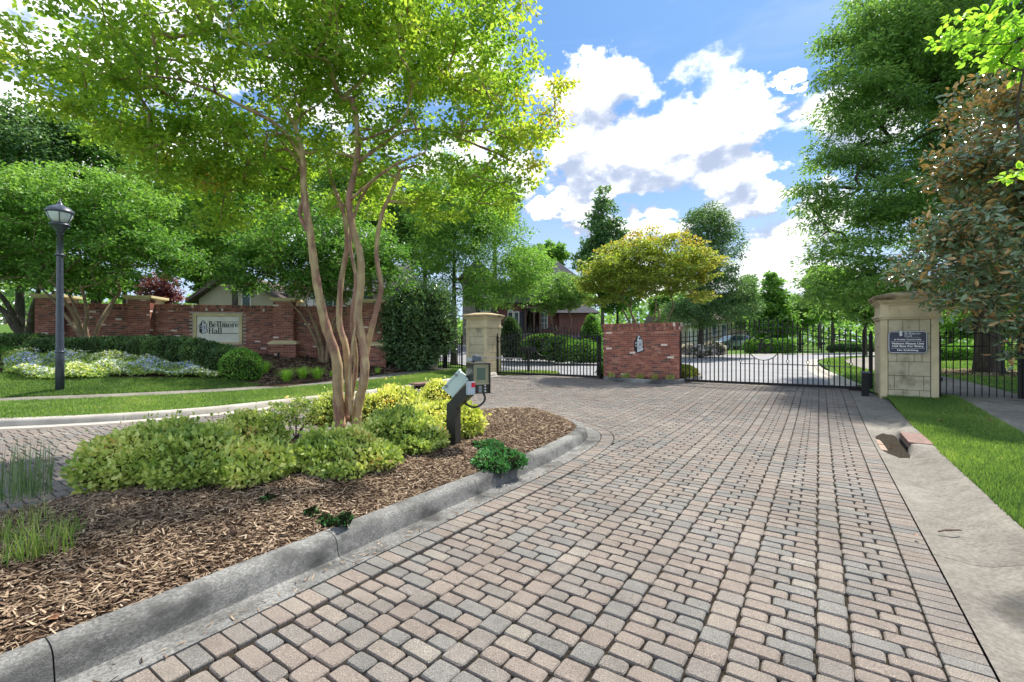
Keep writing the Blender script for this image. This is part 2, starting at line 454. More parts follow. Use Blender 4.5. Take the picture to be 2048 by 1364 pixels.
def lobe_surface(lobes, n, zf=None, depth=.12, bump=0.):
    """points on the outer skin of overlapping rounded masses, with outward directions"""
    Lb = np.array(lobes, float); w = (Lb[:, 3]*Lb[:, 4]+Lb[:, 3]*Lb[:, 5]+Lb[:, 4]*Lb[:, 5]); w /= w.sum()
    k = rng.choice(len(Lb), n*3, p=w); d = unit(rng.normal(size=(n*3, 3)))
    P = Lb[k, :3]+d*Lb[k, 3:6]; keep = np.ones(len(P), bool)
    for i, l in enumerate(Lb):
        q = (((P-l[:3])/l[3:6])**2).sum(1); keep &= ~((q < .9) & (k != i))
    g = G(P[:, 0], P[:, 1])+(.14 if zf is None else zf)
    keep &= P[:, 2] > g+.0
    P = P[keep][:n]; d = d[keep][:n]; k = k[keep][:n]
    P = P+unit(d)*(bump*(np.sin(P[:, 0]*17+P[:, 2]*9)+np.sin(P[:, 1]*19-P[:, 0]*8)+np.sin(P[:, 2]*23+P[:, 1]*11)))[:, None]
    nrm = unit(d/Lb[k, 3:6]); P = P-nrm*(rng.random(len(P))**1.6*depth)[:, None]+nrm*rng.normal(size=(len(P), 1))*.012
    return P, nrm

def shrub(name, label, cat, lobes, n, size, lmat, core, asp=.4, depth=.12, var=.28, group=None, six=True, upb=.45, rnd=.55, tintf=None, zf=None, corek=.84, struct=None, bump=0., shoots=0.):
    Lb = np.array(lobes, float); c = Lb[:, :3].mean(0); base = (float(c[0]), float(c[1]), Gf(c[0], c[1])+(.14 if zf is None else zf))
    root = empty(name, base, 0, label, cat, group); b = np.array(base)
    P, N = lobe_surface(lobes, n, zf, depth, bump)
    if shoots: sel = rng.random(len(P)) < .07; P[sel] += (N[sel]*.6+np.array([0, 0, .5]))*(rng.random((sel.sum(), 1))**2*shoots)
    A = N*1.0+rng.normal(size=P.shape)*rnd+np.array([0, 0, upb]); nr = N+rng.normal(size=P.shape)*.7+np.array([0, 0, .5])
    L = size*rng.uniform(.65, 1.3, len(P))
    wob = .5+.16*np.sin(P[:, 0]*5.1+P[:, 1]*3.3)+.12*np.sin(P[:, 1]*9.7+P[:, 2]*11)
    if tintf is not None: wob = tintf(P)
    tn = np.clip(wob+rng.uniform(-var, var, len(P)), 0, 1)
    V, F, tn = leaf_arrays(P, A, nr, L, L*asp, tn, six=six)
    np_mesh('foliage', V-b, F, lmat, tint=tn, parent=root)
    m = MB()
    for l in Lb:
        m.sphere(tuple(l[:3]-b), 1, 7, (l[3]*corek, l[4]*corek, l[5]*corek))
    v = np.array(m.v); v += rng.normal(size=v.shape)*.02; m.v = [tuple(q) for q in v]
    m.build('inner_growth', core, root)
    return root
# ================================================================ SETTING
M_grassbase = pm('lawn_soil', (.055, .12, .02), (.095, .17, .03), scale=9, rough=1, bump=.03, bscale=60, c3=(.09, .15, .03), s3=.7, spec=.1)
M_asphalt = pm('asphalt', (.17, .175, .185), (.22, .22, .235), scale=.6, rough=.8, bump=.004, bscale=150, c3=(.15, .155, .165), s3=.35, f3=(.55, .75), spec=.35)
M_conc = pm('concrete', (.24, .222, .19), (.17, .157, .135), scale=38, rough=.93, bump=.004, bscale=190, dirt=.24, c3=(.13, .112, .085), s3=2.6, f3=(.56, .82), spec=.2)
M_conc_l = pm('concrete_pale', (.42, .39, .34), (.34, .315, .275), scale=3, rough=.9, bump=.003, bscale=160, c3=(.36, .33, .28), s3=.8, f3=(.6, .8), spec=.2)
M_kerb = pm('kerb_concrete', (.29, .285, .265), (.155, .155, .15), scale=60, rough=.92, bump=.006, bscale=210, c3=(.085, .085, .082), s3=2.1, f3=(.46, .68), spec=.2, stretch=(1, 1, 2), dirt=.3)
M_sand = pm('joint_sand', (.045, .036, .026), (.022, .018, .013), scale=30, rough=1, bump=.01, bscale=200, c3=(.09, .1, .04), s3=6, f3=(.6, .75), spec=.1)
M_mulch = pm('mulch_base', (.07, .043, .026), (.032, .02, .013), scale=25, rough=1, bump=.03, bscale=90, spec=.1)
M_walk = pm('path_concrete', (.26, .24, .20), (.19, .175, .15), scale=30, dirt=.3, rough=.9, bump=.003, bscale=140, c3=(.13, .13, .10), s3=1.1, f3=(.5, .75), spec=.2)

def build_ground():
    xs = np.unique(np.concatenate([np.linspace(-700, -62, 16), np.arange(-62, 62.1, .5), np.linspace(62, 700, 16)]))
    ys = np.unique(np.concatenate([np.linspace(-300, -12, 10), np.arange(-12, 80.1, .5), np.linspace(80, 900, 20)]))
    X, Y = np.meshgrid(xs, ys, indexing='ij'); Z = G(X, Y)-.06
    V = np.stack([X, Y, Z], -1).reshape(-1, 3); idx = np.arange(len(V)).reshape(len(xs), len(ys))
    F = np.stack([idx[:-1, :-1], idx[1:, :-1], idx[1:, 1:], idx[:-1, 1:]], -1).reshape(-1, 4)
    np_mesh('ground', V, F, M_grassbase, smooth=True, kind='structure')
build_ground()

# island outline (outer edge of its gutter) in drive coordinates
ISL = [(-4, -2.57), (-3, -2.57), (-2, -2.57), (-1, -2.57), (0, -2.57), (1, -2.57), (2, -2.57), (3, -2.57), (4, -2.56), (5, -2.58), (5.6, -2.63), (6.1, -2.68),
       (6.55, -2.79), (6.9, -2.95), (7.2, -3.2), (7.42, -3.5), (7.57, -3.85), (7.65, -4.3), (7.62, -4.8), (7.5, -5.25), (7.25, -5.65), (6.85, -6.05), (6.3, -6.35), (5.6, -6.5), (5, -6.52),
       (4, -6.45), (3, -6.32), (2, -6.05), (1, -5.8), (0, -5.6), (-1, -5.4), (-2, -5.2), (-4, -4.9)]
ISLS = [tuple(p) for p in spline([(*p, 0) for p in ISL], 3)]; ISLS = [(p[0], p[1]) for p in ISLS]
MED = []                                    # median round the brick wall of the gates
for k in range(36):
    a = 2*math.pi*k/36; c, s_ = math.cos(a), math.sin(a)
    r1 = 1.62*(1 if c > 0 else 1); MED.append((16.4+2.25*math.copysign(abs(c)**.7, c), -4.95+1.55*math.copysign(abs(s_)**.7, s_)))
# gates line is slightly turned from the drive, so turn the median's front with it
MED = [(s-.07*(t+4.95), t) for s, t in MED]
def seg_dist(P, poly, closed=True):
    Q = np.array(poly); A = Q; B = np.roll(Q, -1, 0)
    if not closed: A = A[:-1]; B = B[:-1]
    d = B-A; t = np.clip(((P-A)*d).sum(1)/np.maximum(1e-9, (d*d).sum(1)), 0, 1); N = A+d*t[:, None]
    r = np.linalg.norm(P-N, axis=1); i = int(np.argmin(r)); return r[i], N[i]
def inside(P, poly):
    x, y = P; c = False; n = len(poly)
    for i in range(n):
        x1, y1 = poly[i]; x2, y2 = poly[i-1]
        if (y1 > y) != (y2 > y) and x < (x2-x1)*(y-y1)/(y2-y1)+x1: c = not c
    return c
def clip(poly, n, d):
    out = []
    for i in range(len(poly)):
        a, b = poly[i-1], poly[i]; da = a[0]*n[0]+a[1]*n[1]-d; db = b[0]*n[0]+b[1]*n[1]-d
        if (da >= 0) != (db >= 0):
            k = da/(da-db); out.append((a[0]+(b[0]-a[0])*k, a[1]+(b[1]-a[1])*k))
        if db >= 0: out.append(b)
    return out
def area(p): return .5*sum(p[i-1][0]*p[i][1]-p[i][0]*p[i-1][1] for i in range(len(p)))

T_R, T_L = .47, lambda s: float(tcurb(s))+.5+.2
S0, S1 = -.6, 16.0
def keep_poly(poly):
    """cut a paver (s,t polygon) to the field between the edging courses"""
    c = (sum(p[0] for p in poly)/len(poly), sum(p[1] for p in poly)/len(poly))
    if c[0] < S0 or c[0] > S1+.2: return None
    n0 = len(poly)
    poly = clip(poly, (0, -1), -T_R); 
    if len(poly) < 3: return None
    tl = T_L(c[0]); sl = (T_L(c[0]+.1)-T_L(c[0]-.1))/.2
    nn = np.array([-sl, 1.])/math.hypot(sl, 1); poly = clip(poly, tuple(nn), nn[0]*c[0]+nn[1]*tl)
    if len(poly) < 3: return None
    poly = clip(poly, (-1, 0), -S1)
    if len(poly) < 3: return None
    for P_, gap in ((ISLS, .205), (MED, .01)):
        r, N = seg_dist(np.array(c), P_); ins = inside(c, P_)
        if ins and r > .2: return None
        if r < .55:
            n = (np.array(c)-N)/max(r, 1e-6)*(-1 if ins else 1)
            poly = clip(poly, tuple(n), float(n@N)+gap)
            if len(poly) < 3: return None
    return poly

PCOL = [(0.234, 0.196, 0.167), (0.248, 0.214, 0.182), (0.223, 0.186, 0.159), (0.216, 0.193, 0.172), (0.198, 0.19, 0.174), (0.178, 0.17, 0.156), (0.26, 0.235, 0.201), (0.204, 0.183, 0.162)]
PW = [26, 18, 13, 18, 13, 6, 3, 14]
M_pav = [pm('paver_%s' % n, c, tuple(v*.62 for v in c), scale=150, rough=.92, bump=.003, bscale=170, lo=.38, hi=.62, detail=3, spec=.2, c3=tuple(min(1, v*1.75) for v in c), s3=170, f3=(.60, .64), dirt=.16)
         for n, c in zip(['tan', 'sand', 'rose', 'taupe', 'grey', 'slate', 'buff', 'umber'], PCOL)]
def pick_col(s, t):
    w = list(PW); q = math.sin(s*2.1+1.3*math.sin(t*1.7))+math.sin(t*2.9-s*.6)
    if q > .9: w[4] *= 2.2; w[5] *= 2
    return random.choices(range(8), w)[0]
def paver_piece(poly, cham=.018, bev=.009, dep=.032):
    """tumbled paver: rounded corners and top edge; returns verts, faces in its plane coordinates"""
    P = []
    n = len(poly)
    for i in range(n):
        a, b, c = np.array(poly[i-1]), np.array(poly[i]), np.array(poly[(i+1) % n])
        la, lc = np.linalg.norm(a-b), np.linalg.norm(c-b); k = min(cham, la*.3, lc*.3)*random.uniform(.7, 1.35)
        if la < 1e-4 or lc < 1e-4: continue
        p, q = b+(a-b)/la*k, b+(c-b)/lc*k
        P.append(p)
        if cham > .01: P.append((p+q)/2*.45+b*.55)
        P.append(q)
    if cham > .01: P = [p+np.array([random.uniform(-.0022, .0022), random.uniform(-.0022, .0022)]) for p in P]
    m = len(P); c = sum(P)/m
    top = []
    for p in P:
        d = c-p; top.append(p+d/np.linalg.norm(d)*bev)
    v = [(p[0], p[1], 0) for p in top]+[(p[0], p[1], -.007) for p in P]+[(p[0], p[1], -dep) for p in P]
    f = [tuple(range(m))]
    for r in range(2):
        for i in range(m): j = (i+1) % m; f.append((r*m+i, r*m+m+i, r*m+m+j, r*m+j))
    return v, f
def field():
    out = []; J = .0055
    a, b1, b2, h, q = .135, .198, .129, .093, .132
    per = a+J*2+b1+b2+J*4
    k0 = int(-22/per); k1 = int(2/per)+1
    for k in range(k0, k1+1):
        t0 = k*per-.010
        n = int((S1-S0)/(q+2*J))+3; ph = (k*.37 % 1)*q
        for i in range(n):
            s = S0-.2+ph+i*(q+2*J); dj = .004 if i % 2 else -.003; out.append((s, s+q, t0+dj, t0+a+dj))
        n = int((S1-S0)/(h+2*J))+3; ph = (k*.61 % 1)*h
        for i in range(n):
            s = S0-.2+ph+i*(h+2*J); t = t0+a+2*J+random.uniform(-.002, .002)+(.0045 if i % 2 else -.0045)
            w = (b1, b2) if i % 2 else (b2, b1)
            out.append((s, s+h, t, t+w[0])); out.append((s, s+h, t+w[0]+2*J, t+w[0]+2*J+w[1]))
    return out
def vis_rank(s, t, z=0):
    x, y = ST(s, t)
    if y < 1.7: return 1e9
    if abs(x/y) > 1.16 or (CAMZ-z)/y > .78: return 1e8+y
    return math.hypot(x, y)

def build_drive():
    # bed under the pavers
    A = [ST(s, 1.0) for s in np.linspace(-1.2, 16.3, 36)]; B = [ST(s, float(tcurb(s))+.25) for s in np.linspace(-1.2, 16.3, 36)]
    bed = loft('drive', A, B, 40, -.022, M_sand, 1, kind='structure')
    pcs = []
    for (s0, s1, t0, t1) in field():
        sm, tm = (s0+s1)/2, (t0+t1)/2
        if tm < T_L(sm)-.3 or tm > T_R+.3: continue
        x, y = ST(sm, tm)
        if y < -.3: continue
        p = keep_poly([(s0, t0), (s1, t0), (s1, t1), (s0, t1)])
        if p is None or abs(area(p)) < .0028: continue
        c = (sum(q[0] for q in p)/len(p), sum(q[1] for q in p)/len(p))
        pcs.append((c, p, len(p) == 4 and abs(abs(area(p))-(s1-s0)*(t1-t0)) < 1e-6, (round(s1-s0, 3), round(t1-t0, 3))))
    edge = []
    def edging(line, w0, w1, pitch):
        L = np.array(line); seg = np.linalg.norm(np.diff(L, axis=0), axis=1); cum = np.concatenate([[0], np.cumsum(seg)])
        for k in range(int(cum[-1]/pitch)):
            d = (k+.5)*pitch; i = min(len(seg)-1, int(np.searchsorted(cum, d)-1)); u = (L[i+1]-L[i])/seg[i]; c = L[i]+u*(d-cum[i]); n = np.array([-u[1], u[0]])
            h = pitch/2-.0035
            p = [c-u*h+n*w0, c+u*h+n*w0, c+u*h+n*w1, c-u*h+n*w1]; p = [tuple(q) for q in p]
            if area(p) < 0: p = p[::-1]
            cc = c+n*(w0+w1)/2; x, y = ST(*cc)
            if y < -.2: continue
            edge.append(((cc[0], cc[1]), p, False, None))
    edging([(s, .563) for s in np.linspace(S0, S1, 12)], -.085, .091, .094)
    edging([p for p in ISLS if p[0] > -1.2], .01, .195, .100)       # round the island (outside)
    edging([(s, float(tcurb(s))+.51) for s in np.linspace(-.6, 14.6, 60)], .0, .185, .112)
    ang = math.atan2(-UX, UY)
    for items, nm in ((pcs, 'paver'), (edge, 'edge_paver')):
        items.sort(key=lambda q: vis_rank(*q[0])); cache = {}
        Vs = [MB() for _ in range(1)]; mb = MB()
        for i, (c, p, whole, key) in enumerate(items):
            ci = pick_col(*c); x, y = ST(*c); z = Gf(x, y)+random.uniform(-.0025, .0025)
            if i < 300:
                loc = [(q[1]-c[1], q[0]-c[0]) for q in p]       # x along t, y along s
                if area(loc) < 0: loc = loc[::-1]
                kk = (key, ci, i % 5) if whole else None
                me = cache.get(kk) if kk else None
                if me is None:
                    v, f = paver_piece(loc, 0.019 if nm == 'paver' else .004, .008 if nm == 'paver' else .004)
                    m = MB(); m.add(v, f); me = m.mesh(nm, M_pav[ci], smooth=False)
                    if kk: cache[kk] = me
                o = bpy.data.objects.new(nm, me); link(o, bed); o.location = (x, y, z)
                o.rotation_euler = (random.uniform(-.006, .006), random.uniform(-.006, .006), ang+random.uniform(-.008, .008))
            else:
                q = [ST(*r) for r in p]
                if area(q) < 0: q = q[::-1]
                v, f = paver_piece(q, 0.019 if nm == 'paver' else .004, .008 if nm == 'paver' else .004)
                tx, ty = random.uniform(-.006, .006), random.uniform(-.006, .006)
                v = [(a, b, z+dz+(a-x)*tx+(b-y)*ty) for a, b, dz in v]
                mb.mi = ci; mb.add(v, f)
        mb.build(nm+'_field', M_pav, bed, kind='stuff')
    return bed
DRIVE = build_drive()

# ---- kerbs
def kerb(name, line, prof, cuts, mat, label=None, gap=.006, seg_name='kerb_segment'):
    """line in plan coords; cuts = arc lengths of the joints"""
    L = np.array(line); seg = np.linalg.norm(np.diff(L, axis=0), axis=1); cum = np.concatenate([[0], np.cumsum(seg)])
    base = L[0]; root = empty(name, (base[0], base[1], Gf(*base))); root['kind'] = 'structure'
    cuts = [0]+[c for c in cuts if 0 < c < cum[-1]]+[cum[-1]]
    def at(d):
        i = min(len(seg)-1, max(0, int(np.searchsorted(cum, d)-1))); return L[i]+(L[i+1]-L[i])*((d-cum[i])/seg[i]), (L[i+1]-L[i])/seg[i]
    for a, b in zip(cuts[:-1], cuts[1:]):
        ds = np.linspace(a+gap/2, b-gap/2, max(2, int((b-a)/.16)+1)); V = []; k = None
        for d in ds:
            p, u = at(d); p1, _ = at(max(0, d-.12)); p2, _ = at(min(cum[-1], d+.12)); u = (p2-p1)/np.linalg.norm(p2-p1); n = np.array([-u[1], u[0]])
            pr = prof(d) if callable(prof) else prof; k = len(pr); g = Gf(*p)
            for (o, z) in pr:
                q = p+n*o; V.append((q[0]-root.location.x, q[1]-root.location.y, g+z-root.location.z))
        F = []
        for i in range(len(ds)-1):
            for q in range(k-1): F.append((i*k+q, (i+1)*k+q, (i+1)*k+q+1, i*k+q+1))
        for e0 in (0, (len(ds)-1)*k):
            b0 = len(V); V += [(V[e0+q][0], V[e0+q][1], V[e0+q][2]-.12) for q in range(k)]
            F += [(e0+q, e0+q+1, b0+q+1, b0+q) for q in range(k-1)]
        m = MB(); m.add(V, F)
        o = m.build(seg_name, mat, root, smooth=True)
        try: o.data.set_sharp_from_angle(angle=R(40))
        except Exception: pass
    return root
isl_line = [ST(*p) for p in ISLS]
PROF_ISL = [(0, -.05), (0, .001), (.03, .003), (.17, -.008), (.20, -.002), (.212, .03), (.228, .10), (.245, .124), (.27, .137), (.31, .143), (.36, .143), (.39, .135), (.40, .06)]
kerb('island_kerb', isl_line, PROF_ISL, [1.6, 3.15, 4.53, 5.95, 7.5, 9.1, 10.4, 11.6, 12.8, 14.2, 15.8, 17.4, 19, 20.5], M_kerb)
lc = [ST(s, float(tcurb(s))+.5) for s in np.linspace(-3, 14.3, 60)]
kerb('left_kerb', lc, [(0, -.05), (0, .002), (.28, -.008), (.31, .0), (.33, .08), (.36, .112), (.42, .124), (.50, .124), (.51, .05)], [3.2*k for k in range(1, 9)], M_conc_l)
def prof_right(d):
    s = d-1.0                       # arc length from s=-1
    w = float(smooth01((s-7.6)/.5)*(1-smooth01((s-9.15)/.55)))  # vertical kerb hood at the storm drain
    e = float(smooth01((s-10.2)/2.0))
    roll = [(0, .003), (.05, .0), (.19, -.018), (.30, -.005), (.40, .035), (.48, .07), (.56, .092), (.60, .098), (.615, .03)]
    vert = [(0, .0), (.05, -.02), (.22, -.04), (.335, -.06), (.345, .06), (.37, .105), (.45, .118), (.60, .115), (.615, .03)]
    flat = [(0, .0), (.05, -.002), (.19, -.006), (.30, -.002), (.40, .01), (.48, .02), (.56, .035), (.60, .05), (.615, .0)]
    out = []
    for r, v, f in zip(roll, vert, flat):
        a = (r[0]*(1-w)+v[0]*w, r[1]*(1-w)+v[1]*w); out.append((-(a[0]*(1-e)+f[0]*e), a[1]*(1-e)+f[1]*e))
    return out
kerb('right_gutter', [ST(s, .66) for s in np.linspace(-1, 15.2, 60)], prof_right, [2.2, 5.3, 8.45, 11.4, 14.2], M_conc)
mx = [ST(*p) for p in MED]; mx = mx[18:]+mx[:18]+[mx[18]]
if area([tuple(p) for p in mx[:-1]]) < 0: mx = mx[::-1]
kerb('median_kerb', mx, [(0, -.04), (.0, .01), (.02, .09), (.05, .12), (.10, .132), (.16, .13), (.18, .05)], [3, 6.2, 9.2, 11.5], M_kerb)

# ---- sheets of lawn, path, asphalt, mulch
ss = np.linspace(-4, 14.2, 46)
lk = [ST(s, float(tcurb(s))+.005) for s in ss]; lw = [ST(s, float(twalk(s))) for s in ss]; lw2 = [ST(s, float(twalk(s))-1) for s in ss]
loft('verge', lk, lw, 12, .115, M_grassbase, kind='structure')
loft('left_path', lw, lw2, 4, .125, M_walk, kind='structure')
far = [ST(s*1.3-2, -60) for s in ss]
loft('left_lawn', lw2, far, 90, .12, M_grassbase, kind='structure')
rk = [ST(s, 1.27) for s in np.linspace(-2, 12.6, 16)]+[(9.75, 12.9), (10.9, 15.2), (12.1, 17.2), (13.3, 19.2), (14.5, 21.2), (16.8, 25), (19.5, 28.4), (25, 32.3), (40, 36.3)]
rf = [ST(s, 26) for s in np.linspace(-2, 12.6, 16)]+[(33, 2), (36, 6), (38, 9), (40, 12), (42, 15), (44, 18), (46, 22), (50, 26), (60, 30)]
loft('right_lawn', rk, rf, 60, .09, M_grassbase, kind='structure')
pc = spline([(*ST(-2, 3.3), 0), (*ST(5, 3.25), 0), (*ST(10, 3.2), 0), (*ST(14, 3.1), 0), (12.3, 12.9, 0), (14.6, 17, 0), (17.2, 22, 0), (21.5, 27.6, 0), (28, 31, 0)], 6)
def side(P, o):
    P = np.array(P)[:, :2]; d = np.gradient(P, axis=0); d /= np.linalg.norm(d, axis=1)[:, None]; return P+np.stack([-d[:, 1], d[:, 0]], 1)*o
loft('right_path', side(pc, .72), side(pc, -.72), 3, .105, M_walk, kind='structure')
NB = [(-10, 34), (-5, 27), (.0, 19.3), (4.8, 16.2), (9.35, 13.0), (11.2, 16.6), (13.8, 21.3), (19, 28.8), (24.8, 32.6), (40, 36.6)]
FB = [(-10, 37), (-6, 34.5), (-.7, 32), (2.5, 29.6), (5.5, 28), (9, 30), (12, 34), (18, 35.2), (24, 36.5), (40, 40.8)]
loft('road', NB, FB, 24, -.004, M_asphalt, 5, kind='structure')
kerb('road_kerb', [tuple(p[:2]) for p in spline([(*p, 0) for p in NB[4:]], 5)][::-1], [(-.02, -.05), (-.02, .0), (.30, .004), (.34, .06), (.42, .095), (.52, .095), (.54, .04)], [3.1*k for k in range(1, 13)], M_conc_l)
kerb('far_kerb', [tuple(p[:2]) for p in spline([(*p, 0) for p in FB], 5)], [(-.02, -.05), (-.02, .0), (.30, .004), (.34, .06), (.42, .095), (.52, .095), (.54, .04)], [3.1*k for k in range(1, 20)], M_conc_l)

# island mulch
ri = [p for p in ISLS[:52]]; n_ = len(ISLS)
def inner(P, o=.37):
    Q = np.array(P); d = np.gradient(Q, axis=0); d /= np.linalg.norm(d, axis=1)[:, None]; return Q+np.stack([d[:, 1], -d[:, 0]], 1)*o*1.0
IN = inner(ISLS)   # (s,t) frame is mirrored, so the inward side is the right one
def res(P, m):
    P = np.array(P); c = np.concatenate([[0], np.cumsum(np.linalg.norm(np.diff(P, axis=0), axis=1))]); q = np.linspace(0, c[-1], m)
    return np.stack([np.interp(q, c, P[:, 0]), np.interp(q, c, P[:, 1])], 1)
tip = int(np.argmax(IN[:, 0])); ca = res(IN[:tip+1], 60); cb_ = res(IN[tip:][::-1], 60)
def isl_bump(x, y, w): return .13*np.clip(4*w*(1-w), 0, 1)**.8+.012*np.sin(x*5)*np.sin(y*4.3)*4*w*(1-w)
ISL_MULCH = loft('island_mulch', [ST(*p) for p in ca], [ST(*p) for p in cb_], 30, .128, M_mulch, zf=isl_bump, kind='structure')
from mathutils.bvhtree import BVHTree
def height_of(o):
    bm = bmesh.new(); bm.from_mesh(o.data); t = BVHTree.FromBMesh(bm); bm.free()
    def f(x, y):
        r = t.ray_cast(Vector((x, y, 20)), Vector((0, 0, -1))); return r[0].z if r[0] else None
    return f
isl_h = height_of(ISL_MULCH)
med_in = np.array(MED); mc = med_in.mean(0); mi = mc+(med_in-mc)*.93
loft('median_mulch', [ST(*p) for p in mi[:19]], [ST(*p) for p in np.concatenate([mi[18:], mi[:1]])[::-1]], 10, .11, M_mulch, kind='structure')

# bed in front of the left wall
bf = [gp(px, py, .12)[:2] for px, py in [(-120, 738), (0, 747), (200, 757), (430, 757), (490, 765), (560, 774)]]+[ST(s, float(twalk(s))-1.02) for s in (9.4, 10.5, 11.6, 12.8, 13.6)]
bb = [(-22, 15.6), (-19, 15.8), (-16.6, 16.5), (-12.5, 17.25), (-9, 17.85), (-7.6, 18.1), (-6.5, 18.3), (-5.6, 18.45), (-4.8, 18.8), (-3.9, 19.0), (-3.0, 19.2)]
loft('left_bed', [tuple(p) for p in res(bf, 40)], [tuple(p) for p in res(bb, 40)], 14, .135, M_mulch, kind='structure')

# wood chips
M_chip = leafmat('wood_chips', [(0, (.035, .02, .012)), (.3, (.11, .068, .040)), (.6, (.23, .155, .092)), (.85, (.36, .26, .165)), (1, (.48, .38, .26))], trans=0, mul=1.0, rough=.9, spec=.15)
def chips(name, pts, size, parent=None, k=1.0):
    P = np.array(pts); n = len(P); az = rng.random(n)*2*np.pi; tilt = rng.normal(size=n)*.28
    A = np.stack([np.cos(az)*np.cos(tilt), np.sin(az)*np.cos(tilt), np.sin(tilt)], 1); B = unit(np.cross(A, np.array([0, 0, 1.])+rng.normal(size=(n, 3))*.35)); N = np.cross(B, A)
    N[N[:, 2] < 0] *= -1
    L = (size*rng.uniform(.35, 1.6, n))[:, None]*.5; Wd = L*rng.uniform(.12, .34, n)[:, None]; H = Wd*.45
    v = np.stack([P-A*L-B*Wd*.6, P-A*L+B*Wd*.6, P+A*L+B*Wd*.7, P+A*L-B*Wd*.7, P-A*L*.8+N*H, P+A*L*.8+N*H], 1)
    i = np.arange(n)[:, None]*6
    F = np.concatenate([i+np.array(f) for f in ([0, 5, 4], [0, 3, 5], [1, 4, 5], [1, 5, 2], [0, 4, 1], [3, 2, 5])])
    tn = np.clip(rng.beta(1.5, 1.5, n)*k, 0, 1)
    np_mesh(name, v.reshape(-1, 3), F, M_chip, tint=np.repeat(tn, 6), kind='stuff')
pts = []
while len(pts) < 62000:
    s = -2+random.random()**1.3*9.8; t = random.uniform(-6.5, -2.8); x, y = ST(s, t)
    if y < 1.2 or x < -1.35*y-1: continue
    if y > 5 and random.random() < .3: continue
    z = isl_h(x, y)
    if z is not None: pts.append((x, y, z+random.uniform(.0, .014)))
chips('wood_chips', pts, .041)
pts = []
for _ in range(420):
    s = random.uniform(.2, 6.5); t = -2.57-abs(random.gauss(0, .14))+.02; x, y = ST(s, t); pts.append((x, y, Gf(x, y)+.008)) if t > -2.74 else None
chips('spilled_chips', pts, .03)
pts = []
while len(pts) < 9000:
    px = random.uniform(380, 900); py = random.uniform(700, 782); x, y, z = gp(px, py, .138)
    s, t = st(x, y)
    if t > twalk(s)-1.05 or y > 19: continue
    if (px-430)/130 < .12*(py-748)/3-.2 and py > 752 and px < 545+0*(py): 
        continue
    pts.append((x, y, z+random.uniform(0, .02)))
chips('bed_wood_chips', pts, .10, k=.9)
# ================================================================ MASONRY, GATES, SMALL THINGS
M_stone = pm('cast_stone', (.58, .49, .32), (.50, .42, .27), scale=3.5, rough=.85, bump=.003, bscale=120, c3=(.22, .18, .11), s3=1.7, f3=(.58, .82), spec=.2)
M_stone2 = pm('cast_stone_worn', (.52, .46, .33), (.44, .385, .27), scale=5, rough=.88, bump=.003, bscale=130, c3=(.20, .175, .12), s3=2.6, f3=(.5, .8), spec=.2)
M_stonecap = pm('cast_stone_cap', (.42, .33, .19), (.33, .26, .15), scale=6, rough=.85, bump=.003, bscale=120, c3=(.10, .08, .05), s3=2.2, f3=(.5, .75), spec=.2)
M_mortar = pm('mortar_dark', (.10, .085, .06), (.07, .06, .045), scale=20, rough=1)
M_mortar_b = pm('brick_mortar', (.42, .36, .30), (.32, .27, .22), scale=14, rough=1, bump=.003, bscale=120, c3=(.4, .36, .32), s3=2, f3=(.62, .75))
BR = [(.20, .078, .055), (.165, .064, .048), (.24, .100, .068), (.135, .054, .042), (.085, .052, .046), (.27, .130, .095), (.50, .42, .36)]
BW = [26, 22, 18, 14, 8, 9, 2.2]
def brickset(tag_, mul=1.0, dr=0.):
    return [pm('brick_%s_%d' % (tag_, i), tuple(min(1, c*mul+(dr if j == 0 else 0)) for j, c in enumerate(b)), tuple(c*mul*.72 for c in b), scale=26, rough=.9, bump=.002, bscale=180, spec=.15,
               c3=(.32, .25, .21), s3=3.0, f3=(.62, .82)) for i, b in enumerate(BR)]
B_wall = brickset('wall', 1.5, .0); B_mid = brickset('gate', 1.7, .03)
BMESH = {}
def brick_mesh(L, D, H, mi, mats, key):
    k = (round(L, 3), round(D, 3), round(H, 3), mi, key)
    if k not in BMESH:
        m = MB(); c = .004
        v = [(0, 0, 0), (L, 0, 0), (L, 0, H), (0, 0, H), (c, -c, c), (L-c, -c, c), (L-c, -c, H-c), (c, -c, H-c), (0, D, 0), (L, D, 0), (L, D, H), (0, D, H)]
        f = [(4, 5, 6, 7), (0, 1, 5, 4), (1, 2, 6, 5), (2, 3, 7, 6), (3, 0, 4, 7), (0, 8, 9, 1), (1, 9, 10, 2), (2, 10, 11, 3), (3, 11, 8, 0)]
        m.add(v, f); BMESH[k] = m.mesh('brick', mats[mi])
    return BMESH[k]
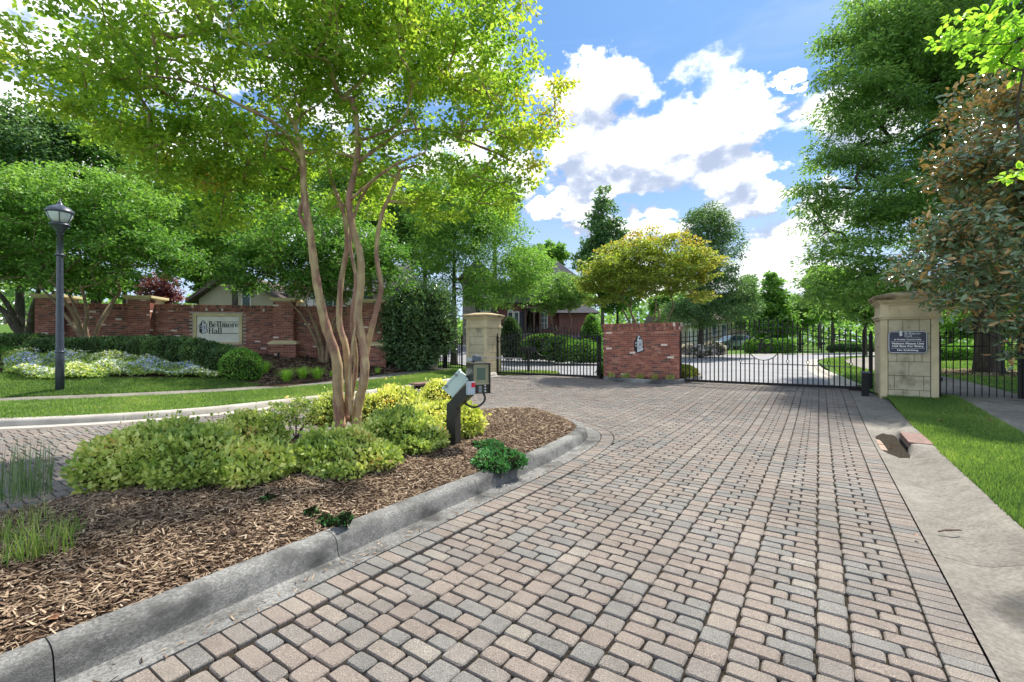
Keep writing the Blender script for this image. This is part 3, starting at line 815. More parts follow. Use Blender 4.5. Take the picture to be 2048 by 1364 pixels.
class Bricks:
    """brick courses on the faces of walls and piers; the nearest 300 are parts, the rest one part"""
    def __init__(s, root, mats, key): s.root = root; s.mats = mats; s.key = key; s.items = []
    def face(s, o, rz, W_, z0, z1, holes=(), L=.194, H=.057, J=.010, D=.012, zstep=None, soldier=False, proud=0., bond=.5):
        """o = lower left corner of the face plane (x,y), rz = turn of its width direction"""
        z = z0; k = 0; hh = (L if soldier else H)
        while z < z1-.02:
            h = min(hh, z1-z); pitch = (H if soldier else L)+J; x = 0 if (soldier or k % 2 == 0) else -pitch*bond
            while x < W_-.015:
                a, b = max(0, x), min(W_, x+pitch-J)
                if b-a > .02 and not any(a < hx1 and b > hx0 and z < hz1 and z+h > hz0 for hx0, hx1, hz0, hz1 in holes):
                    cx, cy = o[0]+math.cos(rz)*a, o[1]+math.sin(rz)*a
                    nx, ny = math.sin(rz), -math.cos(rz)
                    s.items.append((cx+nx*proud, cy+ny*proud, z, b-a, h, D+proud, rz))
                x += pitch
            z += h+J; k += 1
    def done(s, zoff=0):
        r = s.root; s.items.sort(key=lambda q: (0 if (abs((q[0]+math.cos(q[6])*.1)/q[1]) < 1.13 and (-q[0]*math.sin(q[6])+q[1]*math.cos(q[6])) > 0) else 1e3)+math.hypot(q[0], q[1]))
        M = MB()
        for i, (x, y, z, L, h, D, rz) in enumerate(s.items):
            mi = random.choices(range(7), BW)[0]; ra = random.uniform(-.0015, .0015)
            if i < 300:
                o = link(bpy.data.objects.new('brick', brick_mesh(L, D, h, mi, s.mats, s.key)), r)
                o.matrix_parent_inverse = Matrix.Identity(4)
                Mx = r_inv(r) @ Matrix.Translation((x+math.sin(rz)*ra, y-math.cos(rz)*ra, z)) @ Matrix.Rotation(rz, 4, 'Z')
                o.location = Mx.to_translation(); o.rotation_euler = Mx.to_euler()
            else:
                me = brick_mesh(L, D, h, mi, s.mats, s.key)
                M.M = r_inv(r) @ Matrix.Translation((x, y, z)) @ Matrix.Rotation(rz, 4, 'Z'); M.mi = mi
                M.add([tuple(v.co) for v in me.vertices], [tuple(p.vertices) for p in me.polygons])
        if M.v: M.build('brick_courses', s.mats, r, kind='stuff')
def r_inv(r):
    return (Matrix.Translation(r.location) @ Matrix.Rotation(r.rotation_euler.z, 4, 'Z')).inverted()
def local(r, p):
    q = r_inv(r) @ Vector(p); return (q.x, q.y, q.z)

# ---- stone gate piers
def stone_pier(x, y, z, rz, label, H=2.5, Wd=1.0):
    """(x,y) = corner nearest the drive side at the front, local x runs along the front"""
    r = empty('stone_pier', (x, y, z), rz, label, 'gate pier', 'cast stone piers beside the drive gates')
    b = MB(); b.box(.03, Wd-.03, .03, Wd-.03, -.3, H-.3); b.build('core', M_mortar, r)
    zb = 1.87
    for (c, a, f) in (((0, 0), 0, 0), ((Wd, 0), 90, 1), ((0, Wd), -90, 2), ((Wd, Wd), 180, 3)):
        Mx = Matrix.Translation((*c, 0)) @ Matrix.Rotation(R(a), 4, 'Z')
        q = .13
        k = 0; zc = zb
        while zc > -.1:
            z0 = max(-.2, zc-.318)
            cuts = [[.36, .74], [.62], [.22, .62, .8], [.5], [.16, .84]][k % 5]
            xs = [q+.008]+[q+(Wd-2*q)*c_ for c_ in cuts]+[Wd-q-.008]
            if f == 2 or f == 1: xs = [q+.008, Wd-q-.008]
            for i in range(len(xs)-1):
                m = MB(); m.box(xs[i]+.004, xs[i+1]-.004, .012, .05, z0+.005, zc-.005, .003)
                o = m.build('stone_block', M_stone2 if f in (0, 3) else M_stone, r); o.matrix_local = Mx
            zc -= .318; k += 1
    for cx in (0, Wd-.13):
        for cy in (0, Wd-.13):
            k = 0
            m = MB(); m.box(cx, cx+.13, cy, cy+.13, -.2, zb, .006); m.build('corner_strip', M_stone, r)
    def slab(nm, e, z0, z1, mat=M_stone, bev=.008):
        m = MB(); m.box(-e, Wd+e, -e, Wd+e, z0, z1, bev); return m.build(nm, mat, r)
    slab('band', .025, zb, zb+.045); slab('band', .05, zb+.045, zb+.085); slab('band', .02, zb+.085, zb+.115)
    slab('frieze', -.02, zb+.115, zb+.365)
    for (c, a) in (((0, 0), 0), ((Wd, 0), 90), ((0, Wd), -90), ((Wd, Wd), 180)):
        Mx = Matrix.Translation((*c, 0)) @ Matrix.Rotation(R(a), 4, 'Z'); m = MB()
        z0, z1 = zb+.115, zb+.365
        m.box(0.002, .15, -.001, .03, z0, z1); m.box(Wd-.15, Wd-.002, -.001, .03, z0, z1); m.box(.15, Wd-.15, -.001, .03, z0, z0+.04); m.box(.15, Wd-.15, -.001, .03, z1-.04, z1)
        o = m.build('panel_frame', M_stone, r); o.matrix_local = Mx
    slab('cornice', .03, zb+.365, zb+.40, M_stone); slab('cornice', .065, zb+.40, zb+.445, M_stone); slab('cornice', .10, zb+.445, zb+.49, M_stonecap); slab('cornice', .12, zb+.49, zb+.545, M_stonecap, .012)
    m = MB(); e = .115; t = zb+.545; a = [(-e, -e, t), (Wd+e, -e, t), (Wd+e, Wd+e, t), (-e, Wd+e, t)]; i = .25; t2 = t+.085
    bq = [(i, i, t2), (Wd-i, i, t2), (Wd-i, Wd-i, t2), (i, Wd-i, t2)]
    m.add(a+bq, [(0, 1, 5, 4), (1, 2, 6, 5), (2, 3, 7, 6), (3, 0, 4, 7), (4, 5, 6, 7)]); m.build('cap', M_stonecap, r)
    return r
PANG = R(-32.5)
pr = (8.46, 10.45); PR = stone_pier(*pr, .12, PANG, 'cast stone gate pier carrying the navy notice, at the right of the drive')
pl_c = (-.98, 17.55); dl = (math.cos(PANG), math.sin(PANG))
PLc = (pl_c[0]-dl[0]*1.0, pl_c[1]-dl[1]*1.0)
PL = stone_pier(PLc[0], PLc[1], .12, PANG, 'cast stone gate pier without a notice, left of the left gate')
# small pale pier at the end of the left walk gate
sp_ = gp(853, 737, .12)
r = empty('small_stone_pier', (sp_[0], sp_[1], sp_[2]-.1), PANG, 'low cast stone pier half hidden by the dark evergreen', 'gate pier')
m = MB(); m.box(-.22, .22, 0, .44, -.1, 1.35, .01); m.build('shaft', M_stone2, r)
m = MB(); m.box(-.27, .27, -.05, .49, 1.35, 1.43, .01); m.build('cap', M_stonecap, r)

# ---- emblem (a little bell tower) used on the wall, the sign and the notice
E_SIL = [(750, 325), (700, 395), (688, 440), (658, 470), (664, 500), (662, 610), (658, 655), (730, 708), (864, 652), (860, 600), (848, 590), (848, 470), (852, 445), (818, 436), (792, 365)]
E_PALE = [(752, 338), (738, 380), (732, 430), (728, 440), (729, 695), (850, 645), (851, 604), (836, 592), (836, 462), (846, 452), (808, 438), (786, 372)]
E_SLOT = [(778, 495), (790, 490), (796, 510), (794, 560), (784, 576), (776, 560)]
E_TOP = [(762, 395), (775, 378), (792, 398), (796, 430), (766, 424)]
E_S = [[(690, 485), (712, 478), (712, 520), (694, 522)], [(692, 545), (712, 540), (712, 576), (696, 572)]]
E_LINE = [[(732, 612), (848, 596), (848, 601), (732, 618)], [(735, 470), (836, 462), (836, 466), (735, 475)], [(745, 490), (749, 490), (749, 600), (745, 602)], [(820, 484), (824, 484), (824, 592), (820, 594)]]
def emblem(parent, x, z, h, dark, light, y=0., nm='emblem'):
    sc = h/383.
    def q(P): return [(x+(a-760)*sc, z-(b-516)*sc) for a, b in P]
    m = MB(); m.prism(q(E_SIL), y-.012, y, 'y'); root = m.build(nm, dark, parent)
    m = MB(); m.prism(q(E_PALE), y-.020, y-.012, 'y'); m.build('lit_face', light, root)  # pale plate, the emblem's own colour
    m = MB(); m.prism(q(E_SLOT), y-.0235, y-.0205, 'y'); m.build('window_slot', dark, root)
    m = MB(); m.prism(q(E_TOP), y-.0235, y-.0205, 'y'); m.build('belfry_opening', dark, root)
    for P in E_S: m = MB(); m.prism(q(P), y-.0155, y-.0125, 'y'); m.build('side_window', light, root)
    for P in E_LINE: m = MB(); m.prism(q(P), y-.0235, y-.0205, 'y'); m.build('ledge_line', dark, root)
    return root
M_eblack = pm('emblem_black', (.012, .013, .015), rough=.5); M_esilver = pm('emblem_silver', (.50, .52, .56), rough=.45)
M_white = pm('paint_white', (.78, .78, .78), rough=.5); M_navy = pm('paint_navy', (.010, .012, .045), (.016, .018, .055), scale=5, rough=.35, spec=.5)

# ---- serif lettering, drawn stroke by stroke
def arc(cx, cy, rx, ry, a0, a1, n=14): return [(cx+rx*math.cos(R(a0+(a1-a0)*i/n)), cy+ry*math.sin(R(a0+(a1-a0)*i/n))) for i in range(n+1)]
def glyph(ch):
    """list of (points, widths), advance"""
    w = .155; S = lambda x0, x1, y: ([(x0, y), (x1, y)], [.05, .05])
    def stem(x, y0, y1): return ([(x, y0), (x, y1)], [w, w])
    if ch == 'B': return [stem(.2, 0, 1), S(.02, .4, .025), S(.02, .4, .975), (arc(.3, .76, .24, .215, 90, -90), [.05]+[.09]*3+[.15]*7+[.09]*3+[.05]), (arc(.3, .28, .32, .255, 90, -90), [.05]+[.09]*3+[.16]*7+[.09]*3+[.05])], .72
    if ch == 'H': return [stem(.2, 0, 1), stem(.72, 0, 1), S(.02, .38, .025), S(.02, .38, .975), S(.54, .9, .025), S(.54, .9, .975), ([(.2, .52), (.72, .52)], [.06, .06])], .92
    if ch == 'l': return [stem(.19, 0, 1.0), S(.02, .36, .025), ([(.02, .93), (.2, .985)], [.05, .05])], .38
    if ch == 'm': return [stem(.19, 0, .62), S(.02, .34, .025), ([(.02, .57), (.2, .62)], [.05, .05]), (arc(.33, .4, .17, .2, 180, 0), [.06]*6+[.11]*9), stem(.5, 0, .42), S(.4, .62, .025), (arc(.64, .4, .17, .2, 180, 0), [.06]*6+[.11]*9), stem(.81, 0, .42), S(.7, .97, .025)], .99
    if ch == 'o': return [(arc(.3, .31, .23, .28, 0, 360, 20), [.15, .14, .10, .07, .05, .05, .07, .10, .14, .15, .15, .14, .10, .07, .05, .05, .05, .07, .10, .14, .15])], .62
    if ch == 'e': return [(arc(.3, .31, .22, .28, 10, 325, 18), [.12, .11, .08, .06, .05, .06, .09, .12, .15, .15, .15, .14, .12, .1, .08, .07, .06, .05, .04]), ([(.12, .36), (.54, .36)], [.05, .05])], .6
    if ch == 'r': return [stem(.19, 0, .62), S(.02, .38, .025), ([(.02, .57), (.2, .62)], [.05, .05]), (arc(.4, .4, .19, .2, 180, 60), [.06]*8+[.12]*7)], .52
    if ch == 'a': return [stem(.42, .05, .42), (arc(.26, .42, .17, .19, 0, 150), [.14]*5+[.08]*6+[.12]*4), (arc(.24, .18, .17, .16, 90, 330), [.05]*4+[.14]*7+[.06]*4), ([(.42, .34), (.24, .34)], [.05, .05]), ([(.42, .06), (.56, .03)], [.08, .04])], .58
    return [], .3
def serif_text(word, parent, x, z, cap, mat, y=0., kx=1., th=.008, nm='lettering'):
    root = None; cx = x
    for ch in word:
        g, adv = glyph(ch); m = MB()
        for pts, ws in g:
            n = len(pts); wl = (ws*n)[:n] if len(ws) < n else ws[:n]
            Lp = []; Rp = []
            for i, p in enumerate(pts):
                a = pts[max(0, i-1)]; b = pts[min(n-1, i+1)]; d = math.hypot(b[0]-a[0], b[1]-a[1]) or 1; nx, nz = -(b[1]-a[1])/d, (b[0]-a[0])/d; w2 = wl[i]/2
                Lp.append((cx+(p[0]+nx*w2)*cap*kx, z+(p[1]+nz*w2)*cap)); Rp.append((cx+(p[0]-nx*w2)*cap*kx, z+(p[1]-nz*w2)*cap))
            V = [(a, y-th, b) for a, b in Lp]+[(a, y-th, b) for a, b in Rp]+[(a, y, b) for a, b in Lp]+[(a, y, b) for a, b in Rp]; F = []
            for i in range(n-1):
                F += [(i, i+1, n+i+1, n+i), (i, 2*n+i, 2*n+i+1, i+1), (n+i, n+i+1, 3*n+i+1, 3*n+i)]
            F += [(0, n, 3*n, 2*n), (n-1, 3*n-1, 4*n-1, 2*n-1)]
            m.add(V, F)
            y -= .0002
        if g: m.build('letter', mat, parent)
        cx += adv*cap*kx
    return cx
def font_text(txt, parent, x, z, size, mat, y=0., width=None, off=.0, nm='lettering'):
    cu = bpy.data.curves.new('t', 'FONT'); cu.body = txt; cu.size = size; cu.extrude = .002; cu.offset = off; cu.align_x = 'CENTER'; cu.resolution_u = 3
    o = bpy.data.objects.new('t', cu); C.objects.link(o); dg = bpy.context.evaluated_depsgraph_get()
    me = bpy.data.meshes.new_from_object(o.evaluated_get(dg)); C.objects.unlink(o); bpy.data.objects.remove(o)
    xs = [v.co.x for v in me.vertices]; k = (width/(max(xs)-min(xs))) if width else 1
    me.transform(Matrix.Translation((x, y, z)) @ Matrix.Rotation(R(90), 4, 'X') @ Matrix.Diagonal((k, 1, 1, 1)))
    me.materials.clear(); me.materials.append(mat); o = link(bpy.data.objects.new(nm, me), parent); return o

# ---- navy notice on the right pier
def notice():
    r = empty('notice_board', (pr[0], pr[1], .12), PANG, 'navy notice with white lettering fixed to the right stone pier', 'sign')
    w, h = .68, .505; x0 = .13; z0 = 1.10; c = .055
    def octa(e): return [(x0+c, z0+e), (x0+w-c, z0+e), (x0+w-e, z0+c), (x0+w-e, z0+h-c), (x0+w-c, z0+h-e), (x0+c, z0+h-e), (x0+e, z0+h-c), (x0+e, z0+c)]
    m = MB(); m.prism(octa(0), -.03, -.002, 'y'); m.build('board', M_navy, r)
    a, b = octa(.012), octa(.022); m = MB(); n = 8
    m.add([(p[0], -.0335, p[1]) for p in a]+[(p[0], -.0335, p[1]) for p in b]+[(p[0], -.03, p[1]) for p in a]+[(p[0], -.03, p[1]) for p in b], [(i, (i+1) % n, n+(i+1) % n, n+i) for i in range(n)]+[(i, 2*n+i, 2*n+(i+1) % n, (i+1) % n) for i in range(n)])
    m.build('border_line', M_white, r)
    cx = x0+w/2
    emblem(r, x0+.215, z0+h-.045, .155, M_navy, M_white, -.03)
    serif_text('Bellmore', r, x0+.285, z0+h-.082, .058, M_esilver, -.031, 1.0, .003)
    serif_text('Hall', r, x0+.285, z0+h-.142, .058, M_esilver, -.031, 1.0, .003)
    def line(z, xa, xb, mt=M_white): mm = MB(); mm.box(xa, xb, -.0335, -.03, z-.0025, z+.0025); mm.build('rule', mt, r)
    line(z0+h-.142, x0+.41, x0+.56, M_esilver)
    font_text('A Private Community', r, cx, z0+.300, .042, M_white, -.033, .47, .0012)
    line(z0+.272, x0+.05, x0+w-.05)
    font_text('Visitors Please Use', r, cx, z0+.205, .056, M_white, -.033, .555, .0018)
    font_text('Call Box For Entry', r, cx, z0+.148, .056, M_white, -.033, .545, .0018)
    line(z0+.118, x0+.05, x0+w-.05)
    font_text('No Soliciting', r, cx, z0+.060, .048, M_white, -.033, .36, .0015)
notice()

# ---- brick wall between the gates
gl, gr = (3.16, 15.72), (5.30, 14.42)
WANG = math.atan2(gr[1]-gl[1], gr[0]-gl[0]); WL = math.hypot(gr[0]-gl[0], gr[1]-gl[1])
def gate_wall():
    z = Gf(4.2, 15.1)+.09
    r = empty('brick_gate_wall', (gl[0], gl[1], z), WANG, 'red brick wall with bell tower emblem standing between the two gates', 'brick wall')
    T = 2.09-z; Dp = .34
    m = MB(); m.box(.006, WL-.006, .008, Dp-.008, -.15, T-.02); m.build('core', M_mortar_b, r)
    bs = Bricks(r, B_mid, 'mid'); co, si = math.cos(WANG), math.sin(WANG)
    def P(x, y): return (gl[0]+co*x-si*y, gl[1]+si*x+co*y)
    zt = z+T
    bs.face(P(0, 0), WANG, WL, z-.05, zt-.235)
    bs.face(P(-.015, -.018), WANG, WL+.03, zt-.225, zt-.13, soldier=False, L=.066, H=.09)
    bs.face(P(-.035, -.045), WANG, WL+.07, zt-.12, zt-.005, L=.066, H=.115, D=.05)
    bs.face(P(WL, 0), WANG+math.pi/2, Dp, z-.05, zt-.235)
    bs.face(P(WL+.02, -.03), WANG+math.pi/2, Dp+.06, zt-.225, zt-.005, L=.066, H=.1)
    bs.face(P(0, Dp), WANG-math.pi/2, Dp, z-.05, zt-.235)
    bs.face(P(WL, Dp), WANG+math.pi, WL, z-.05, zt-.235)
    bs.done()
    m = MB(); m.box(-.03, WL+.03, -.035, Dp+.03, T-.12, T-.006); m.box(-.012, WL+.012, -.012, Dp+.01, T-.225, T-.122); m.build('coping', M_mortar_b, r)
    emblem(r, WL*.49, T-.68, .62, M_eblack, M_esilver, -.006, 'bell_tower_emblem')
gate_wall()

# ---- long brick wall with the name panel
wa, wb = (-16.75, 16.05), (-5.0, 18.18)
LANG = math.atan2(wb[1]-wa[1], wb[0]-wa[0]); LL = math.hypot(wb[0]-wa[0], wb[1]-wa[1])
M_cream = pm('render_cream', (.56, .48, .28), (.48, .41, .23), scale=4, rough=.85, c3=(.3, .26, .15), s3=2, f3=(.6, .8)); M_pale = pm('panel_pale', (.66, .66, .56), (.58, .58, .49), scale=3, rough=.8)
def left_wall():
    zb = .25
    r = empty('brick_entrance_wall', (wa[0], wa[1], zb), LANG, 'long dark red brick wall with four piers behind the flower bed', 'brick wall')
    co, si = math.cos(LANG), math.sin(LANG)
    def P(x, y): return (wa[0]+co*x-si*y, wa[1]+si*x+co*y)
    # where along the wall each pier stands, from the place it has
    def along(px):
        k = (px-1024)/910; # x/y = k
        # (wa + u*d).x = k*(…).y
        return (k*wa[1]-wa[0])/(co-k*si)
    piers = [(along(86), along(133)), (along(267), along(311)), (along(552), along(592)), (along(729), along(768))]
    top_w = 2.86; top_p = 3.0
    m = MB(); m.box(0, LL, .008, .30, -1, top_w-zb-.02)
    for a, b in piers: m.box(a+.008, b-.008, -.33, .6, -1, top_p-zb)
    m.build('core', M_mortar_b, r)
    bs = Bricks(r, B_wall, 'wall')
    px0, px1 = along(388), along(485); pz0, pz1 = 1.36, 2.53
    spans = [(piers[0][1], piers[1][0]), (piers[1][1], piers[2][0]), (piers[2][1], piers[3][0])]
    for a, b in spans:
        hole = [(px0-a, px1-a, pz0, pz1)] if a < px0 < b else []
        bs.face(P(a, 0), LANG, b-a, .45, top_w-.24, holes=hole)
        bs.face(P(a, -.02), LANG, b-a, top_w-.232, top_w-.135, L=.066, H=.09)
        bs.face(P(a, -.05), LANG, b-a, top_w-.125, top_w-.005, L=.066, H=.115, D=.05)
        m = MB(); m.box(a, b, -.008, .31, top_w-zb-.23, top_w-zb-.13); m.box(a, b, -.042, .35, top_w-zb-.125, top_w-zb-.01); m.build('coping', M_mortar_b, r)
    for i, (a, b) in enumerate(piers):
        w = b-a; zt = top_p-.02
        bs.face(P(a, -.34), LANG, w, .4, zt); bs.face(P(b, -.34), LANG+math.pi/2, .34, .4, zt)
        m = MB(); m.box(a-.10, b+.10, -.44, .70, top_p-zb+.04, top_p-zb+.13, .015); m.box(a-.05, b+.05, -.39, .65, top_p-zb, top_p-zb+.04); m.build('pier_cap', M_cream, r)
        if i >= 2:
            e = .12; zc = 1.47 if i == 2 else 1.41
            m = MB(); m.box(a-e+.008, b+e-.008, -.33-e, .3, -1, zc-zb-.09); m.build('plinth_core', M_mortar_b, r)
            bs.face(P(a-e, -.34-e), LANG, w+2*e, .3, zc-.095); bs.face(P(b+e, -.34-e), LANG+math.pi/2, .34+e, .3, zc-.095)
            m = MB(); A = [(a-e-.03, -.37-e), (b+e+.03, -.37-e), (b+e+.03, .02), (a-e-.03, .02)]; B = [(a-.01, -.35), (b+.01, -.35), (b+.01, .02), (a-.01, .02)]
            z0, z1, z2 = zc-zb-.09, zc-zb-.03, zc-zb+.05
            m.add([(*p, z0) for p in A]+[(*p, z1) for p in A]+[(*p, z2) for p in B], [(0, 1, 5, 4), (1, 2, 6, 5), (2, 3, 7, 6), (3, 0, 4, 7), (4, 5, 9, 8), (5, 6, 10, 9), (6, 7, 11, 10), (7, 4, 8, 11), (8, 9, 10, 11)])
            m.build('plinth_cap', M_cream, r)
    bs.done()
    # name panel
    s_ = empty('name_panel', (P(px0, 0)[0], P(px0, 0)[1], pz0), LANG, 'cream framed name panel with black lettering set in the long brick wall', 'sign')
    w, h = px1-px0, pz1-pz0; f = .10
    m = MB(); m.box(f, w-f, -.005, .02, f, h-f); m.build('panel', M_pale, s_)
    for nm, bx in (('frame_rail', (0, w, h-f, h)), ('frame_rail', (0, w, 0, f)), ('frame_stile', (0, f, f, h-f)), ('frame_stile', (w-f, w, f, h-f))):
        m = MB(); m.box(bx[0]+.001, bx[1]-.001, -.055, .02, bx[2]+.001, bx[3]-.001, .012); m.build(nm, M_cream, s_)
    k = w/1670.  # zoomed drawing units of the panel
    def X(u): return (u-118)*k
    def Z(v): return h-(v-125)*k
    emblem(s_, X(448), Z(630), 540*k, M_eblack, M_esilver, -.006)
    cap = 225*k
    e = serif_text('Bellmore', s_, X(615), Z(640), cap, M_eblack, -.006, 1020*k/(cap*4.67), .01)
    serif_text('Hall', s_, X(610), Z(885), cap, M_eblack, -.006, 480*k/(cap*2.26), .01)
    for (a, b, v) in ((800, 1650, 440), (900, 1650, 872)):
        m = MB(); m.box(X(a), X(b), -.016, -.006, Z(v)-.009, Z(v)+.009); m.build('rule', M_eblack, s_)
    return P, along
WP, walong = left_wall()

# ---- iron gates
M_iron = pm('iron_black', (.008, .008, .009), (.013, .013, .014), scale=30, rough=.55, spec=.3)
def finial(m, x, z, y=0.):
    m.lathe([(.009, 0), (.018, .012), (.010, .024), (.022, .045), (.015, .07), (.003, .105)], 6, (x, y, z))
def picket(root, x, z0, z1, fin=True, ring=None, nm='picket', w=.0145):
    m = MB(); m.box(-w, w, -w, w, 0, z1-z0)
    if fin: finial(m, 0, z1-z0)
    if ring is not None:
        rz = ring-z0; pts = [(.034*math.cos(2*math.pi*k/10), 0, rz+.048*math.sin(2*math.pi*k/10)) for k in range(10)]
        m.v = []; m.f = []; m.m = []
        m.box(-w, w, -w, w, 0, rz-.045); m.box(-w, w, -w, w, rz+.045, z1-z0)
        if fin: finial(m, 0, z1-z0)
        m.tube(pts, .0085, 6, closed=True)
    o = m.build(nm, M_iron, root); o.location = (x, 0, z0); return o
def curve_rail(root, xs, zf, w=.019, h=.012, nm='rail'):
    m = MB(); V = []
    for x in xs: z = zf(x); V += [(x, -w, z-h), (x, w, z-h), (x, w, z+h), (x, -w, z+h)]
    n = len(xs); F = []
    for i in range(n-1):
        a = i*4; F += [(a, a+4, a+5, a+1), (a+1, a+5, a+6, a+2), (a+2, a+6, a+7, a+3), (a+3, a+7, a+4, a)]
    m.add(V, F+[(0, 1, 2, 3), (4*n-1, 4*n-2, 4*n-3, 4*n-4)]); return m.build(nm, M_iron, root)
def ribbon(m, pts, ws, y=0., th=.008):
    n = len(pts); Lp, Rp = [], []
    for i, p in enumerate(pts):
        a = pts[max(0, i-1)]; b = pts[min(n-1, i+1)]; d = math.hypot(b[0]-a[0], b[1]-a[1]) or 1; nx, nz = -(b[1]-a[1])/d, (b[0]-a[0])/d
        Lp.append((p[0]+nx*ws[i], p[1]+nz*ws[i])); Rp.append((p[0]-nx*ws[i], p[1]-nz*ws[i]))
    V = [(a, y-th, b) for a, b in Lp]+[(a, y-th, b) for a, b in Rp]+[(a, y+th, b) for a, b in Lp]+[(a, y+th, b) for a, b in Rp]; F = []
    for i in range(n-1): F += [(i, i+1, n+i+1, n+i), (2*n+i, 3*n+i, 3*n+i+1, 2*n+i+1), (i, 2*n+i, 2*n+i+1, i+1), (n+i, n+i+1, 3*n+i+1, 3*n+i)]
    m.add(V, F)
def monogram(root, cx, cz):
    """script letters of the community inside the ring"""
    def q(P): return [(cx+(a-900)*.00111, cz-(b-700)*.00111) for a, b in P]
    def bez(P, n=4): return [(p[0], p[1]) for p in spline([(*p, 0) for p in q(P)], n)]
    def wid(n, lo=.010, hi=.030): return [lo+(hi-lo)*math.sin(math.pi*i/(n-1)) for i in range(n)]
    y = -.004
    for P, lo, hi in (([(680, 590), (690, 520), (760, 495), (850, 515), (940, 505)], .010, .024), ([(850, 515), (830, 620), (815, 740), (790, 830), (720, 870), (690, 900)], .014, .040),
                      ([(850, 600), (880, 530), (960, 490), (1050, 490), (1100, 550), (1070, 620), (1000, 670), (930, 690)], .010, .026), ([(1000, 670), (1070, 700), (1090, 780), (1040, 850), (940, 880), (830, 860), (730, 840)], .010, .028),
                      ([(900, 560), (920, 650), (925, 760), (960, 830)], .008, .024), ([(700, 680), (760, 650), (820, 690), (800, 760)], .006, .014)):
        p = bez(P); m = MB(); ribbon(m, p, wid(len(p), lo, hi), y); m.build('monogram_stroke', M_iron, root); y += .0012
def drive_gate(a, b, zb, label, n, open_ang=0.):
    ang = math.atan2(b[1]-a[1], b[0]-a[0]); Lg = math.hypot(b[0]-a[0], b[1]-a[1])
    r = empty('drive_gate', (a[0], a[1], zb), ang, label, 'gate', 'iron drive gates')
    for x in (0, Lg-.06):
        m = MB(); m.box(x, x+.06, -.03, .03, 0, 1.47, .004); m.lathe([(.03, 0), (.036, .02), (.02, .04), (.03, .075), (.012, .12), (.003, .14)], 8, (x+.03, 0, 1.47)); m.build('stile', M_iron, r)
    m = MB(); m.box(.06, Lg-.06, -.028, .028, .0, .075, .004); m.build('bottom_rail', M_iron, r)
    bell = lambda x: .5*(1-math.cos(2*math.pi*min(1, max(0, x/Lg))))
    top = lambda x: 1.40+.36*bell(x); low = lambda x: 1.26+.33*bell(x)
    xs = np.linspace(.06, Lg-.06, 40); curve_rail(r, xs, top); curve_rail(r, xs, low)
    cx, cz, cr = Lg*.5, 1.13, .405
    for i in range(1, n):
        x = .06+(Lg-.12)*i/n; t = top(x)+.085; dx = x-cx
        ring = .62+.07*bell(x) if (i % 4 == n//2 % 4 and False) or abs(i-n/2) > 2 and (i-n//2) % 4 == (0 if abs(i-n//2) > 3 else 3) else None
        if (i-n//2) % 4 in (3,) and i < n//2 or (n//2-i) % 4 in (3,) and i > n//2: ring = .66+.05*bell(x)
        else: ring = None
        if abs(dx) < cr-.01:
            hz = math.sqrt(cr*cr-dx*dx); picket(r, x, .075, cz-hz, False); picket(r, x, cz+hz, t, True)
        else: picket(r, x, .075, t, True, ring)
    m = MB(); m.tube([(cx+cr*math.cos(2*math.pi*k/40), 0, cz+cr*math.sin(2*math.pi*k/40)) for k in range(40)], .012, 6, closed=True); m.build('ring', M_iron, r)
    monogram(r, cx, cz)
    return r, Lg, ang
gzR = 1.5-(771-682)*13.3/910-.05
GR, LgR, aR = drive_gate((5.36, 14.55), (9.33, 12.03), .215, 'right iron drive gate with arched top, hung on the pier with the navy notice', 38)
GL, LgL, aL = drive_gate((-.60, 18.05), (3.02, 15.88), .215, 'left iron drive gate with arched top, in front of the brick house', 33)

# hinges, posts and operators
def gate_post(x, y, z, h, label, r_=.04):
    o = empty('gate_post', (x, y, z), PANG, label, 'gate post')
    m = MB(); m.box(-r_, r_, -r_, r_, -.1, h, .004); m.build('post', M_iron, o); m = MB(); m.lathe([(.045, 0), (.05, .015), (.02, .035), (.034, .07), (.01, .11), (.003, .13)], 8, (0, 0, h)); m.build('finial', M_iron, o)
gate_post(9.42, 11.95, .17, 1.50, 'black iron hinge post between the right gate and its stone pier')
gate_post(-.70, 18.1, .17, 1.50, 'black iron hinge post between the left gate and its stone pier')
gate_post(5.33, 14.70, .17, 1.45, 'black iron latch post at the right end of the brick gate wall', .03)
gate_post(3.08, 15.92, .17, 1.45, 'black iron latch post at the left end of the brick gate wall', .03)
M_boxgrey = pm('plastic_grey', (.10, .12, .16), rough=.5); M_steel = pm('steel', (.25, .25, .26), rough=.4, metal=.6); M_greybox = pm('box_grey', (.36, .40, .44), rough=.45)
o = empty('gate_opener', (-1.45, 16.9, Gf(-1.4, 16.9)), R(-30), 'grey gate opener on a post in front of the left stone pier', 'gate opener')
m = MB(); m.box(-.05, .05, -.05, .05, 0, .62); m.build('post', M_iron, o)
m = MB(); m.box(-.24, .02, -.09, .09, .60, .72, .015); m.build('housing', M_greybox, o)
m = MB(); m.box(.02, .34, -.085, .085, .62, .80, .03); m.sphere((.12, 0, .80), .08, 6, (1.4, 1, .5)); m.build('motor_cover', M_boxgrey, o)
m = MB(); m.tube([(.3, 0, .74), (1.3, -.02, .74), (2.1, -.01, .74)], .016, 8); m.box(1.15, 1.25, -.04, .03, .72, .80); m.build('arm', M_steel, o)
o = empty('gate_opener', (9.55, 11.4, .14), R(57), 'black gate opener box on the side of the right stone pier', 'gate opener')
m = MB(); m.box(-.05, .10, -.02, .12, 0, .58, .01); m.build('housing', M_iron, o); m = MB(); m.box(-.07, .12, -.04, .14, .58, .62, .01); m.build('cover', M_boxgrey, o)
o.location = (8.62, 11.02, .14)
